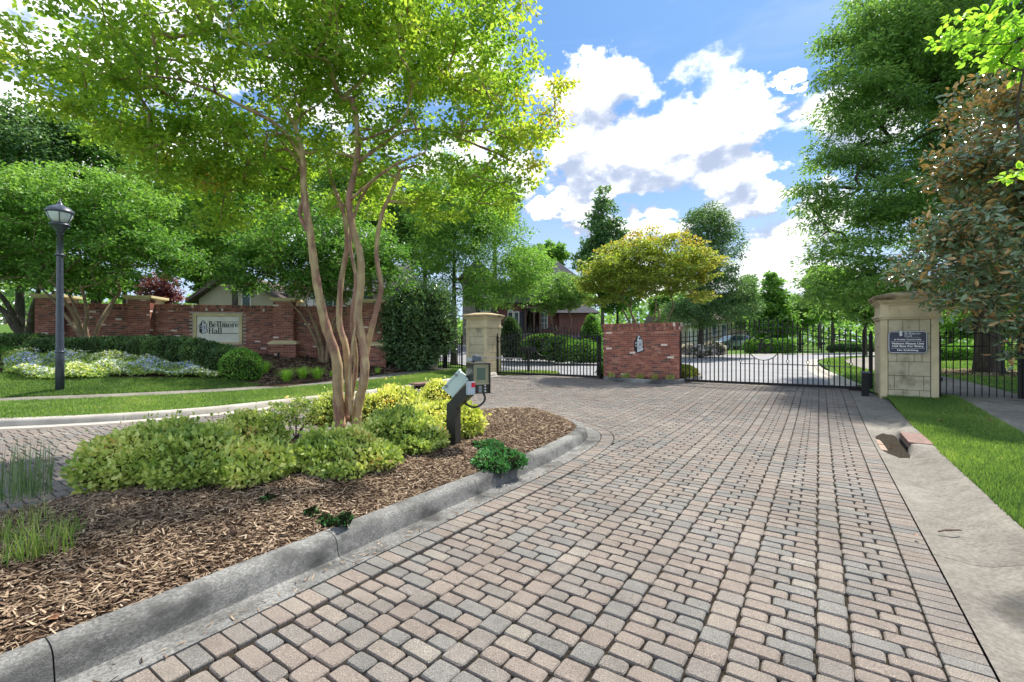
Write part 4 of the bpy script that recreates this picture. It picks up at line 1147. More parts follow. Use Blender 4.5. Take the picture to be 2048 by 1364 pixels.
m = MB(); m.tube([(9.15, 12.25, .80), (8.1, 13.4, .81), (7.0, 13.9, .82)], .014, 8); q = m.build('opener_arm', M_steel); tag(q, 'thin steel opener arm reaching along the back of the right gate', 'gate opener arm')

# ---- walk gates and fence runs
def walk_gate(a, ang, Lg, zb, label, n, arch=.26, base=1.36, posts=(True, True)):
    r = empty('walk_gate', (a[0], a[1], zb), ang, label, 'gate')
    for k, x in enumerate((0, Lg)):
        m = MB(); m.box(x-.025, x+.025, -.025, .025, -.03, base+.06, .003); finial(m, x, base+.06); m.build('stile', M_iron, r)
    m = MB(); m.box(.025, Lg-.025, -.014, .014, .0, .03); m.build('bottom_rail', M_iron, r)
    bell = lambda x: .5*(1-math.cos(2*math.pi*min(1, max(0, x/Lg))))
    xs = np.linspace(.025, Lg-.025, 22); curve_rail(r, xs, lambda x: base-.02+arch*bell(x), .014, .010); curve_rail(r, xs, lambda x: base-.16+arch*bell(x), .014, .010)
    m = MB(); m.box(.025, Lg*.62, .014, .028, base-.20, base-.175); m.build('middle_rail', M_iron, r)
    for i in range(1, n): x = Lg*i/n; picket(r, x, .03, base+.06+arch*bell(x), True, w=.0085)
    m = MB(); m.box(-.03, .05, -.035, -.02, .38, .47); m.box(-.03, .05, -.035, -.02, 1.02, 1.10); m.build('hinge', M_iron, r)
    return r
wx = 9.73; wy = 10.36
walk_gate((wx, wy), PANG+R(.5), 1.27, .21, 'iron walk gate with arched top, right of the pier with the notice', 11)
gate_post(9.64, 10.42, .14, 1.5, 'slim black iron post between the right pier and the walk gate', .03)
gate_post(wx+math.cos(PANG)*1.34, wy+math.sin(PANG)*1.34, .12, 1.58, 'black iron post on the far right side of the walk gate', .035)
def fence(a, b, z, label, pitch=.11, H=1.4, gr=None):
    ang = math.atan2(b[1]-a[1], b[0]-a[0]); Lg = math.hypot(b[0]-a[0], b[1]-a[1])
    r = empty('iron_fence', (a[0], a[1], z), ang, label, 'fence', gr)
    for h in (.12, H-.28, H-.14): m = MB(); m.box(0, Lg, -.014, .014, h, h+.025); m.build('rail', M_iron, r)
    for i in range(int(Lg/pitch)+1): picket(r, i*pitch+.02, .02, H-.03, True, w=.008)
    for i in range(int(Lg/2.2)+1):
        m = MB(); m.box(i*2.2-.025, i*2.2+.025, -.025, .025, -.1, H+.02, .003); m.build('post', M_iron, r)
    return r
p2 = (wx+math.cos(PANG)*1.34, wy+math.sin(PANG)*1.34)
fence(p2, (p2[0]+2.6, p2[1]-1.7), .17, 'iron fence beginning right of the walk gate at the picture edge')
fa = gp(2004, 752, .09); fence((fa[0], fa[1]), (fa[0]-.3+6, fa[1]-6), fa[2], 'iron fence running back under the magnolia on the far right')
# left walk gate and its fence
la = (-1.98, 18.30); ang = PANG+math.pi
walk_gate((-2.02-.80*math.cos(PANG), 18.33-.80*math.sin(PANG)), PANG, .80, .33, 'small arched iron walk gate left of the left stone pier', 7, .22, 1.33)
gate_post(-2.06-.86*math.cos(PANG), 18.36-.86*math.sin(PANG), .25, 1.45, 'stout black iron post left of the small walk gate', .05)
fx = (-2.06-.86*math.cos(PANG), 18.36-.86*math.sin(PANG))
fence((fx[0]-.8*math.cos(PANG), fx[1]-.8*math.sin(PANG)), fx, .32, 'short iron fence by the dark evergreen, left of the small walk gate')

# ---- call box
def call_box():
    bx, by = ST(4.27, -3.755); bx, by = -.72, 5.62; z = isl_h(bx, by) or .2
    r = empty('call_box', (bx, by, z-.02), 0, 'black angled post with keypad call box standing on the planted island', 'call box')
    M_blk = pm('post_black', (.018, .017, .016), (.028, .026, .024), scale=20, rough=.42, spec=.5, bump=.001, bscale=90)
    M_face = pm('face_bronze', (.36, .33, .22), (.31, .285, .19), scale=4, rough=.35, metal=.35); M_scr = pm('screen_glass', (.085, .12, .10), rough=.2, spec=.6)
    M_pan = pm('keypad_panel', (.05, .048, .035), rough=.5); M_mint = pm('enclosure_mint', (.52, .64, .58), (.46, .58, .52), scale=3, rough=.5); M_tan = pm('enclosure_edge', (.42, .33, .17), rough=.6)
    M_lg = pm('reader_grey', (.42, .47, .52), rough=.45); M_red = pm('label_red', (.62, .02, .04), rough=.5)
    ra = R(-24)
    # post: square tube, upright then leaning over towards the lane
    w = .066; u = Vector((math.cos(ra), math.sin(ra), 0)); v = Vector((-math.sin(ra), math.cos(ra), 0))
    def ring(c, d):   # section perpendicular to the lean
        e = Vector((u.x*d[0], u.y*d[0], d[1]))
        return [c-e*w-v*w, c+e*w-v*w, c+e*w+v*w, c-e*w+v*w]
    a0 = Vector((0, 0, -.15)); a1 = Vector((0, 0, .49)); lean = R(48); top = a1+Vector((u.x*math.sin(lean), u.y*math.sin(lean), math.cos(lean)))*.34
    V = ring(a0, (1, 0))+ring(a1, (math.cos(lean/2), -math.sin(lean/2)))+ring(top, (math.cos(lean), -math.sin(lean)))
    F = [(0, 3, 2, 1)]+[(i*4+k, i*4+(k+1) % 4, i*4+4+(k+1) % 4, i*4+4+k) for i in range(2) for k in range(4)]+[(8, 9, 10, 11)]
    m = MB(); m.add([tuple(q) for q in V], F); m.build('post', M_blk, r)
    m = MB(); m.tube([tuple(Vector(q)+(Vector((0, 0, 0)))) for q in [V[4]+(V[4]-V[6])*.01, V[5]+(V[5]-V[7])*.01]], .006, 6); m.build('weld_seam', M_blk, r)
    # head
    h = empty_child('head', r, (.335, -.035, .645), R(26)); W2, H2, D2 = .118, .375, .20
    m = MB(); t = .012
    m.box(-W2, -W2+t, -.035, D2, 0, H2); m.box(W2-t, W2, -.035, D2, 0, H2); m.box(-W2+t, W2-t, -.035, D2, H2-t, H2); m.box(-W2+t, W2-t, D2-t, D2, 0, H2-t); m.box(-W2+t, W2-t, 0, D2-t, 0, t); m.build('hood', M_blk, h)
    m = MB(); m.box(-W2+t, W2-t, -.006, .01, .125, H2-t); m.build('face_plate', M_face, h)
    m = MB(); m.box(-.055, .058, -.0095, -.0065, .165, .32); m.build('screen', M_scr, h)
    for bx_ in ((-.062, .065, .32, .327), (-.062, .065, .158, .165), (-.062, -.055, .165, .32), (.058, .065, .165, .32)): m = MB(); m.box(bx_[0], bx_[1], -.015, -.0065, bx_[2], bx_[3]); m.build('screen_frame', M_face, h)
    m = MB(); m.box(-W2+t, W2-t, -.022, -.004, .112, .128, .003); m.build('ledge', M_face, h)
    m = MB(); m.box(-W2+t, W2-t, -.004, .01, .0, .112); m.build('keypad', M_pan, h)
    for i in range(5):
        for j in range(3): m = MB(); m.box(-.028+j*.014, -.018+j*.014, -.008, -.004, .018+i*.017, .028+i*.017); m.build('key', M_lg, h)
    for i in range(3): m = MB(); m.lathe([(.010, 0), (.010, .006), (.007, .009)], 10, (0, 0, 0)); q = m.build('button', M_white, h); q.location = (.058, -.004, .03+i*.034); q.rotation_euler = (R(90), 0, 0)
    m = MB(); m.lathe([(.009, 0), (.009, .006)], 8); q = m.build('call_button', M_lg, h); q.location = (-.08, -.004, .04); q.rotation_euler = (R(90), 0, 0)
    for xx in (-.09, .09): m = MB(); m.lathe([(.006, 0), (.006, .004)], 8); q = m.build('screw', M_esilver, h); q.location = (xx, -.006, H2-.035); q.rotation_euler = (R(90), 0, 0)
    # reader with red label
    m = MB(); m.box(-.205, -.115, -.115, -.037, .005, .16, .006); m.build('card_reader', M_lg, h)
    m = MB(); m.box(-.165, -.118, -.119, -.1155, .095, .15); m.build('red_label', M_red, h)
    # slanted pale enclosure behind
    e = empty_child('enclosure', r, (.03, .03, .755), 0); e.rotation_euler = (0, R(42), R(2))
    m = MB(); m.box(-.075, .075, -.05, .14, -.15, .15, .006); m.build('box', M_mint, e)
    m = MB(); m.box(-.10, -.076, -.06, .15, -.16, .16, .008); m.build('door', M_mint, e)
    m = MB(); m.box(.0755, .095, -.04, .13, -.14, .14); m.build('mount_plate', M_tan, e)
    for q in (-.09, .09): m = MB(); m.box(-.10, -.055, -.072, -.061, q-.012, q+.012, .003); m.build('latch', M_steel, e)
    m = MB(); m.tube(spline([(.36, .05, .66), (.385, .03, .57), (.33, 0, .50), (.24, -.01, .475), (.14, 0, .52)], 6), .013, 8); m.build('cable', M_blk, r, smooth=True)
def empty_child(nm, parent, loc, rz):
    o = bpy.data.objects.new(nm, None); o.empty_display_size = .1; C.objects.link(o); o.parent = parent; o.location = loc; o.rotation_euler = (0, 0, rz); return o
call_box()

# ---- street lamp on the left lawn
def lamp_post(x, y, z, H, label, scale=1., far=False):
    r = empty('street_lamp', (x, y, z), 0, label, 'street lamp')
    M_lp = pm('lamp_blue_black', (.035, .045, .065), (.05, .06, .085), scale=14, rough=.35, spec=.5); M_gl = pm('lamp_glass', (.62, .66, .70), (.55, .6, .66), scale=6, rough=.15, spec=.6)
    s = scale; hz = H-.80*s
    m = MB(); m.lathe([(.085*s, 0), (.085*s, .9*s), (.078*s, 1.0*s), (.06*s, hz-.5*s), (.058*s, hz-.02), (.075*s, hz-.015), (.075*s, hz+.0)], 14); m.build('pole', M_lp, r, smooth=True)
    for q in (.93*s, hz-.55*s): m = MB(); m.lathe([(.075*s, q), (.092*s, q+.01), (.092*s, q+.05*s), (.072*s, q+.06*s)], 14); m.build('collar', M_lp, r, smooth=True)
    m = MB(); m.lathe([(.065*s, hz), (.07*s, hz+.05*s), (.15*s, hz+.17*s), (.155*s, hz+.19*s), (.20*s, hz+.195*s), (.20*s, hz+.225*s), (.16*s, hz+.235*s), (.16*s, hz+.26*s)], 18); m.build('fitter', M_lp, r, smooth=True)
    z0 = hz+.262*s
    m = MB(); m.lathe([(.145*s, z0), (.20*s, z0+.09*s), (.24*s, z0+.19*s), (.25*s, z0+.255*s)], 20); m.build('globe', M_gl, r, smooth=True)
    m = MB(); m.lathe([(.27*s, z0+.235*s), (.275*s, z0+.26*s), (.25*s, z0+.31*s), (.18*s, z0+.38*s), (.09*s, z0+.42*s), (.055*s, z0+.45*s), (.05*s, z0+.48*s), (.02*s, z0+.53*s), (.012*s, z0+.56*s), (.003, z0+.6*s)], 20); m.build('hood', M_lp, r, smooth=True)
    if not far:
        for k in range(6):
            a = R(k*60+12); m = MB(); m.tube([((q+.006)*s*math.cos(a), (q+.006)*s*math.sin(a), z0+w*s) for q, w in ((.145, 0), (.20, .09), (.24, .19), (.252, .255))], .009*s, 5); m.build('rib', M_lp, r)
    return r
LP = gp(120, 781, .12); lamp_post(LP[0], LP[1], LP[2]-.02, (781-400)*LP[1]/910, 'tall blue-black street lamp with glass globe on the left lawn', 1.0)
LP2 = W(1414, 707, 36.5); lamp_post(LP2[0], LP2[1], Gf(LP2[0], LP2[1]), 3.6, 'small dark street lamp beyond the right gate by the oak trunk', .9, True)

# ---- storm drains
M_iron_rust = pm('drain_iron', (.22, .135, .115), (.15, .095, .08), scale=12, rough=.8, spec=.2); M_drain_shade = pm('drain_shade_black', (.008, .007, .006), rough=1)
dx, dy = ST(7.95, .66)
M_plate = pm('drain_plate', (.34, .25, .19), (.25, .18, .14), scale=9, rough=.9)
o = empty('storm_drain', (dx, dy, 0), -math.atan2(UX, UY), 'rusty brown storm drain inlet in the right gutter kerb', 'drain')
m = MB(); m.box(.345, .60, .2, 1.05, .045, .128, .012); m.build('hood', M_iron_rust, o)
m = MB(); m.box(.336, .55, .25, 1.0, -.052, .046); m.build('opening_shade', M_drain_shade, o)  # solid near-black block; its colour stands for the shade inside the inlet
for y0, y1 in ((.2, .58), (.62, 1.0)):
    m = MB(); V = [(.05, y0, -.012), (.05, y1, -.012), (.215, y0, -.034), (.215, y1, -.034), (.325, y0, -.053), (.325, y1, -.053)]
    m.add(V+[(a, b, c-.03) for a, b, c in V], [(0, 2, 3, 1), (2, 4, 5, 3), (0, 6, 8, 2), (2, 8, 10, 4), (1, 3, 9, 7), (3, 5, 11, 9), (0, 1, 7, 6), (4, 10, 11, 5)]); m.build('grate_plate', M_plate, o)
q1 = gp(817, 777, .0); dd = math.atan2(UY, UX)
o = empty('storm_drain', (*ST(9.9, -10.12), .03), dd, 'dark red storm drain inlet in the left kerb behind the golden shrubs', 'drain')
m = MB(); m.box(0, 1.0, .02, .42, .10, .165, .01); m.build('hood', M_iron_rust, o); m = MB(); m.box(.05, .95, -.005, .2, -.02, .098); m.build('opening_shade', M_drain_shade, o)  # the inlet mouth is a solid block with its shade painted black

# ---- litter on the concrete
M_twig = pm('twig_bark', (.14, .09, .06), (.08, .05, .035), scale=60, rough=.9)
tx, ty, tz = gp(1900, 1068, 0)
m = MB(); m.tube([(tx-.09, ty, .02), (tx-.02, ty+.01, .028), (tx+.05, ty+.004, .03), (tx+.085, ty+.012, .03)], [.006, .007, .006, .004], 6); m.tube([(tx-.085, ty+.01, .02), (tx+.08, ty-.012, .035)], .004, 5)
tag(m.build('twig', M_twig), 'short brown twig lying on the right concrete gutter', 'twig')
bx_, by_ = gp(462, 1072, .2)[:2]; bz = isl_h(bx_, by_)
r = empty('bark_curl', (bx_, by_, bz), .4, 'dark curled strip of bark standing in the island mulch', 'bark piece')
m = MB(); m.tube([(0, 0, -.01), (.012, 0, .03), (.004, .01, .065), (-.018, 0, .075)], [.016, .018, .013, .006], 7); m.build('curl', M_twig, r)
m = MB(); m.tube([(.02, .0, -.01), (.035, -.01, .035), (.03, 0, .06)], [.008, .007, .003], 6); m.build('splinter', M_twig, r)
# ================================================================ HOUSES, CAR
def gable_roof(m, x0, x1, y0, y1, z, h, ov=.4, axis='x'):
    """ridge along axis"""
    x0 -= ov; x1 += ov; y0 -= ov; y1 += ov
    if axis == 'x': ym = (y0+y1)/2; r = [(x0, ym, z+h), (x1, ym, z+h)]; a = [(x0, y0, z), (x1, y0, z), (x1, y1, z), (x0, y1, z)]; m.add(a+r, [(0, 1, 5, 4), (2, 3, 4, 5), (0, 4, 3), (1, 2, 5), (3, 2, 1, 0)])
    else: xm = (x0+x1)/2; r = [(xm, y0, z+h), (xm, y1, z+h)]; a = [(x0, y0, z), (x1, y0, z), (x1, y1, z), (x0, y1, z)]; m.add(a+r, [(0, 4, 5, 3), (1, 2, 5, 4), (0, 1, 4), (2, 3, 5), (3, 2, 1, 0)])
def hip_roof(m, x0, x1, y0, y1, z, h, ov=.4):
    x0 -= ov; x1 += ov; y0 -= ov; y1 += ov; k = min(x1-x0, y1-y0)/2*.95; ym = (y0+y1)/2; xm = (x0+x1)/2
    r = [(x0+k, ym, z+h), (x1-k, ym, z+h)] if x1-x0 > y1-y0 else [(xm, y0+k, z+h), (xm, y1-k, z+h)]
    a = [(x0, y0, z), (x1, y0, z), (x1, y1, z), (x0, y1, z)]
    m.add(a+r, [(0, 1, 5, 4), (1, 2, 5), (2, 3, 4, 5), (3, 0, 4), (3, 2, 1, 0)] if x1-x0 > y1-y0 else [(0, 1, 4), (1, 2, 5, 4), (2, 3, 5), (3, 0, 4, 5), (3, 2, 1, 0)])
M_shing = pm('shingle_grey', (.085, .085, .095), (.055, .055, .062), scale=8, rough=.95, bump=.01, bscale=30, stretch=(1, 1, 4)); M_shing2 = pm('shingle_brown', (.16, .12, .11), (.11, .085, .08), scale=8, rough=.95, bump=.01, bscale=30)
M_pane = pm('window_pane', (.05, .075, .09), (.10, .14, .16), scale=1.2, rough=.08, spec=.8); M_trim = pm('trim_white', (.62, .60, .55), rough=.6); M_shut = pm('shutter_dark', (.035, .04, .055), rough=.6)
M_field = pm('fieldstone', (.30, .27, .23), (.20, .18, .16), scale=5, rough=.9, bump=.02, bscale=8, c3=(.42, .38, .32), s3=3); M_side = pm('siding_beige', (.45, .40, .29), (.40, .35, .25), scale=1, rough=.8); M_tanw = pm('stucco_tan', (.42, .36, .28), (.37, .32, .25), scale=1.5, rough=.85)
def brick_flat():
    m = bpy.data.materials.new('far_brick'); m.use_nodes = True; T = NT(m.node_tree); b = T.n['Principled BSDF']
    t = T.node('ShaderNodeTexBrick'); tc = T.node('ShaderNodeTexCoord'); mp = T.node('ShaderNodeMapping'); mp.inputs['Rotation'].default_value = (R(90), 0, 0)
    T.l.new(tc.outputs['Object'], mp.inputs[0]); T.l.new(mp.outputs[0], t.inputs[0]); t.inputs['Scale'].default_value = 3.5
    t.inputs['Color1'].default_value = (.17, .05, .045, 1); t.inputs['Color2'].default_value = (.10, .035, .035, 1); t.inputs['Mortar'].default_value = (.26, .2, .18, 1); t.inputs['Mortar Size'].default_value = .012
    T.l.new(t.outputs[0], b.inputs['Base Color']); b.inputs['Roughness'].default_value = .9; return m
M_fbrick = brick_flat()
def window(root, x, y, z, w, h, nx=2, nz=2, arched=False, shut=False, trim=M_trim, d=.06):
    """in a wall facing -y"""
    m = MB(); t = .07
    m.box(x-t, x, y-d, y, z-t, z+h+t); m.box(x+w, x+w+t, y-d, y, z-t, z+h+t); m.box(x, x+w, y-d, y, z-t, z); m.box(x, x+w, y-d, y, z+h, z+h+t)
    if arched: m.prism([(x+w/2+(w/2+t)*math.cos(R(a)), z+h+t+(w/2)*math.sin(R(a))) for a in range(0, 181, 20)], y-d, y-.01, 'y')
    for i in range(1, nx): m.box(x+w*i/nx-.02, x+w*i/nx+.02, y-d+.01, y-.012, z, z+h)
    for i in range(1, nz): m.box(x, x+w, y-d+.015, y-.014, z+h*i/nz-.02, z+h*i/nz+.02)
    f = m.build('window', trim, root)
    m = MB(); m.box(x, x+w, y-.025, y+.01, z, z+h); m.build('pane', M_pane, f)
    if arched: m = MB(); m.prism([(x+w/2+(w/2-.04)*math.cos(R(a)), z+h+t+(w/2-.07)*math.sin(R(a))) for a in range(0, 181, 20)], y-d-.01, y-d-.002, 'y'); m.build('arch_pane', M_pane, f)
    if shut:
        for xx in (x-t-.36, x+w+t): m = MB(); m.box(xx, xx+.34, y-.05, y-.002, z-.05, z+h+(.35 if arched else .05)); m.build('shutter', M_shut, root)
    return f
def house_brick():
    Y = 34.; gx = 1.2; z = Gf(2.4, 35)+.05
    r = empty('brick_house', (0, Y, z), 0, 'stone and brick house with dark arched entrance seen over the left gate', 'house')
    def X(px, y=0): return (px-1024)/910*(Y+y)
    def Z(py, y=0): return CAMZ+(682-py)/910*(Y+y)-z
    ev = Z(604)
    m = MB(); m.box(X(925), X(985), 0, 8, -1, Z(560)); m.build('stone_wing', M_field, r)
    m = MB(); m.box(X(985), X(1050), 1.2, 9, -1, ev); m.box(X(1080), X(1120), 1.5, 9, -1, ev); m.box(X(1050), X(1080), 3.0, 9, -1, ev); m.box(X(1050), X(1080), 1.3, 3.0, Z(617), ev); m.build('wall', M_fbrick, r)
    m = MB(); m.box(X(1120), X(1190), .6, 9, -1, Z(625)); m.build('side_wall', M_fbrick, r)
    m = MB(); hip_roof(m, X(985), X(1125), 1.2, 9.5, ev, 3.4); m.build('roof', M_shing, r)
    m = MB(); gable_roof(m, X(925), X(985), 0, 8, Z(560), 1.6, axis='y'); m.build('roof', M_shing, r)
    m = MB(); hip_roof(m, X(1120), X(1192), .6, 9, Z(625), 1.3); m.build('roof', M_shing, r)
    m = MB(); hip_roof(m, X(1070, 8), X(1150, 8), 7, 15, Z(562, 8), 2.2); m.box(X(1072, 8), X(1148, 8), 7.2, 14.8, 2, Z(562, 8)); m.build('rear_roof', M_shing, r)
    window(r, X(963), 0, Z(622), X(980)-X(963), .95, 1, 2, shut=True)
    window(r, X(939), 0, Z(668), .8, 1.3, 2, 2, shut=False)
    for a, b in ((1017, 1025), (1029, 1037)): window(r, X(a, 1.2), 1.2, Z(665, 1.2), X(b)-X(a), 1.55, 1, 2, arched=(a == 1017), shut=(a == 1029))
    window(r, X(1083, 1.5), 1.5, Z(656, 1.5), X(1094)-X(1083), 1.15, 2, 3, arched=True)
    M_dw = pm('porch_wood', (.10, .07, .055), rough=.7); M_wr = pm('wreath', (.30, .13, .07), (.12, .1, .04), scale=30, rough=.9)
    m = MB(); m.box(X(1054, 3), X(1063, 3), 2.94, 3, Z(664, 3), Z(622, 3)); dr = m.build('door', M_shut, r); m = MB(); m.box(X(1061, 3), X(1061, 3)+.04, 2.88, 2.94, Z(645, 3), Z(642, 3)); m.build('handle', M_trim, dr)
    m = MB(); m.tube([(X(1058.5, 3)+.21*math.cos(R(a)), 2.88, Z(632, 3)+.21*math.sin(R(a))) for a in range(0, 360, 30)], .055, 6, closed=True); tag(m.build('wreath', M_wr, None), 'round brown wreath hanging on the dark front door of the brick house', 'wreath')
    bpy.context.view_layer.update(); w = bpy.data.objects['wreath']; w.location = (0, Y, z)
    for px in (1051, 1068, 1081):
        m = MB(); x = X(px, 1.1); m.box(x-.07, x+.07, 1.0, 1.14, -.2, Z(617, 1)); 
        m.tube([(x, 1.07, Z(630, 1)), (x+.28, 1.07, Z(617, 1))], .04, 6); m.tube([(x, 1.07, Z(630, 1)), (x-.28, 1.07, Z(617, 1))], .04, 6); m.build('porch_post', M_dw, r)
    m = MB(); m.box(X(1046, 1), X(1086, 1), .8, 1.3, Z(617, 1), Z(613, 1)); m.build('porch_beam', M_dw, r)
    m = MB(); m.box(X(1046, 1), X(1086, 1), .6, 3, -.3, Z(667, 2)); m.build('porch_floor', M_conc, r)
    return r
house_brick()
def house_far():
    Y = 62.; r = empty('tan_house', (0, Y, Gf(20, 62)), 0, 'long tan house with white trimmed windows behind the parked car', 'house'); z = Gf(20, 62)
    def X(px, y=0): return (px-1024)/910*(Y+y)
    def Z(py, y=0): return CAMZ+(682-py)/910*(Y+y)-z
    m = MB(); m.box(X(1340), X(1480), 0, 10, -1, Z(640)); m.box(X(1480), X(1545), -1, 9, -1, Z(632)); m.box(X(1545), X(1580), 1, 9, -1, Z(655)); m.build('wall', M_tanw, r)
    m = MB(); gable_roof(m, X(1340), X(1482), 0, 10, Z(640), 3.2, .5); m.build('roof', M_shing2, r)
    m = MB(); gable_roof(m, X(1480), X(1545), -1, 9, Z(632), 2.4, .5, 'y'); m.build('roof', M_shing2, r)
    m = MB(); gable_roof(m, X(1545), X(1582), 1, 9, Z(655), 1.6, .5); m.build('roof', M_shing2, r)
    for px in (1424, 1443): window(r, X(px), 0, Z(671), X(px+9)-X(px), 1.5, 1, 2)
    for px in (1500, 1524): window(r, X(px), -1, Z(688), .9, 1.1, 1, 2)
    m = MB(); m.box(X(1371), X(1372)+.05, -1.6, -1.5, 0, Z(650)); m.box(X(1400), X(1401)+.05, -1.6, -1.5, 0, Z(650)); m.box(X(1368), X(1404), -1.7, -.02, Z(650), Z(648)); m.build('porch', M_trim, r)
    for px in (1376, 1388): m = MB(); m.box(X(px), X(px+9), -.04, 0.01, 0, Z(657)); m.build('garage_door', M_trim, r)
    m = MB(); m.box(X(1556), X(1568), .94, 1.02, 0, Z(668)); m.build('garage_door', M_shut, r)
house_far()
def house_left():
    Y = 27.; r = empty('beige_house', (0, Y, Gf(-14, 24)), 0, 'beige sided house with white window behind the long brick wall', 'house'); z = Gf(-14, 24)
    def X(px, y=0): return (px-1024)/910*(Y+y)
    def Z(py, y=0): return CAMZ+(682-py)/910*(Y+y)-z
    x0, xp, x1 = X(398), X(452), X(560); zw = Z(597)
    m = MB(); m.prism([(x0, -1), (x1, -1), (x1, zw), (xp+.6, Z(556)), (xp, Z(560)), (x0, zw)], 0, 9, 'y'); m.box(X(560), X(775), 1, 9, -1, Z(585, 1)); m.build('wall', M_side, r)
    m = MB(); th = .16; m.prism([(x0-.5, zw-.28), (xp+.3, Z(553)), (x1+.4, zw-.2), (x1+.4, zw), (xp+.3, Z(553)+th+.1), (x0-.5, zw-.08)], -.45, 9.4, 'y'); m.build('roof', M_shing2, r)
    m = MB(); gable_roof(m, X(560)+.1, X(775), 1, 9, Z(585, 1), 2.4); m.build('roof', M_shing, r)
    window(r, X(486), 0, Z(612), X(501)-X(486), 1.15, 1, 2)
    for px in (612, 652, 706): window(r, X(px, 1), 1, Z(622, 1), .9, 1.1, 2, 2)
    m = MB(); m.box(X(775), X(830), -1, 8, -1, Z(612)); m.build('garage_wing', M_trim, r); m = MB(); hip_roof(m, X(775), X(830), -1, 8, Z(612), 1.2); m.build('roof', M_shing, r)
house_left()
q = W(27, 660, 55); r = empty('small_grey_house', (q[0], 55, Gf(q[0], 55)), 0, 'small grey house with dark shutters far off at the left edge', 'house')
m = MB(); m.box(-1.2, 1.2, 0, 4, -2, 1.3); m.build('wall', M_tanw, r); m = MB(); hip_roof(m, -1.2, 1.2, 0, 4, 1.3, .7, .3); m.build('roof', M_shing, r); window(r, -.4, 0, .2, .7, .8, 1, 2, shut=True)
q = W(15, 655, 40); r = empty('road_sign', (q[0], 40, Gf(q[0], 40)), 0, 'small yellow diamond road sign far off at the left edge', 'sign')
m = MB(); m.box(-.03, .03, 0, .05, 0, q[2]-Gf(q[0], 40)+.3); m.build('pole', M_steel, r)
m = MB(); c = q[2]-Gf(q[0], 40); m.prism([(-.33, c), (0, c-.33), (.33, c), (0, c+.33)], -.03, -.005, 'y'); m.build('plate', pm('sign_yellow', (.75, .45, .02), rough=.5), r)

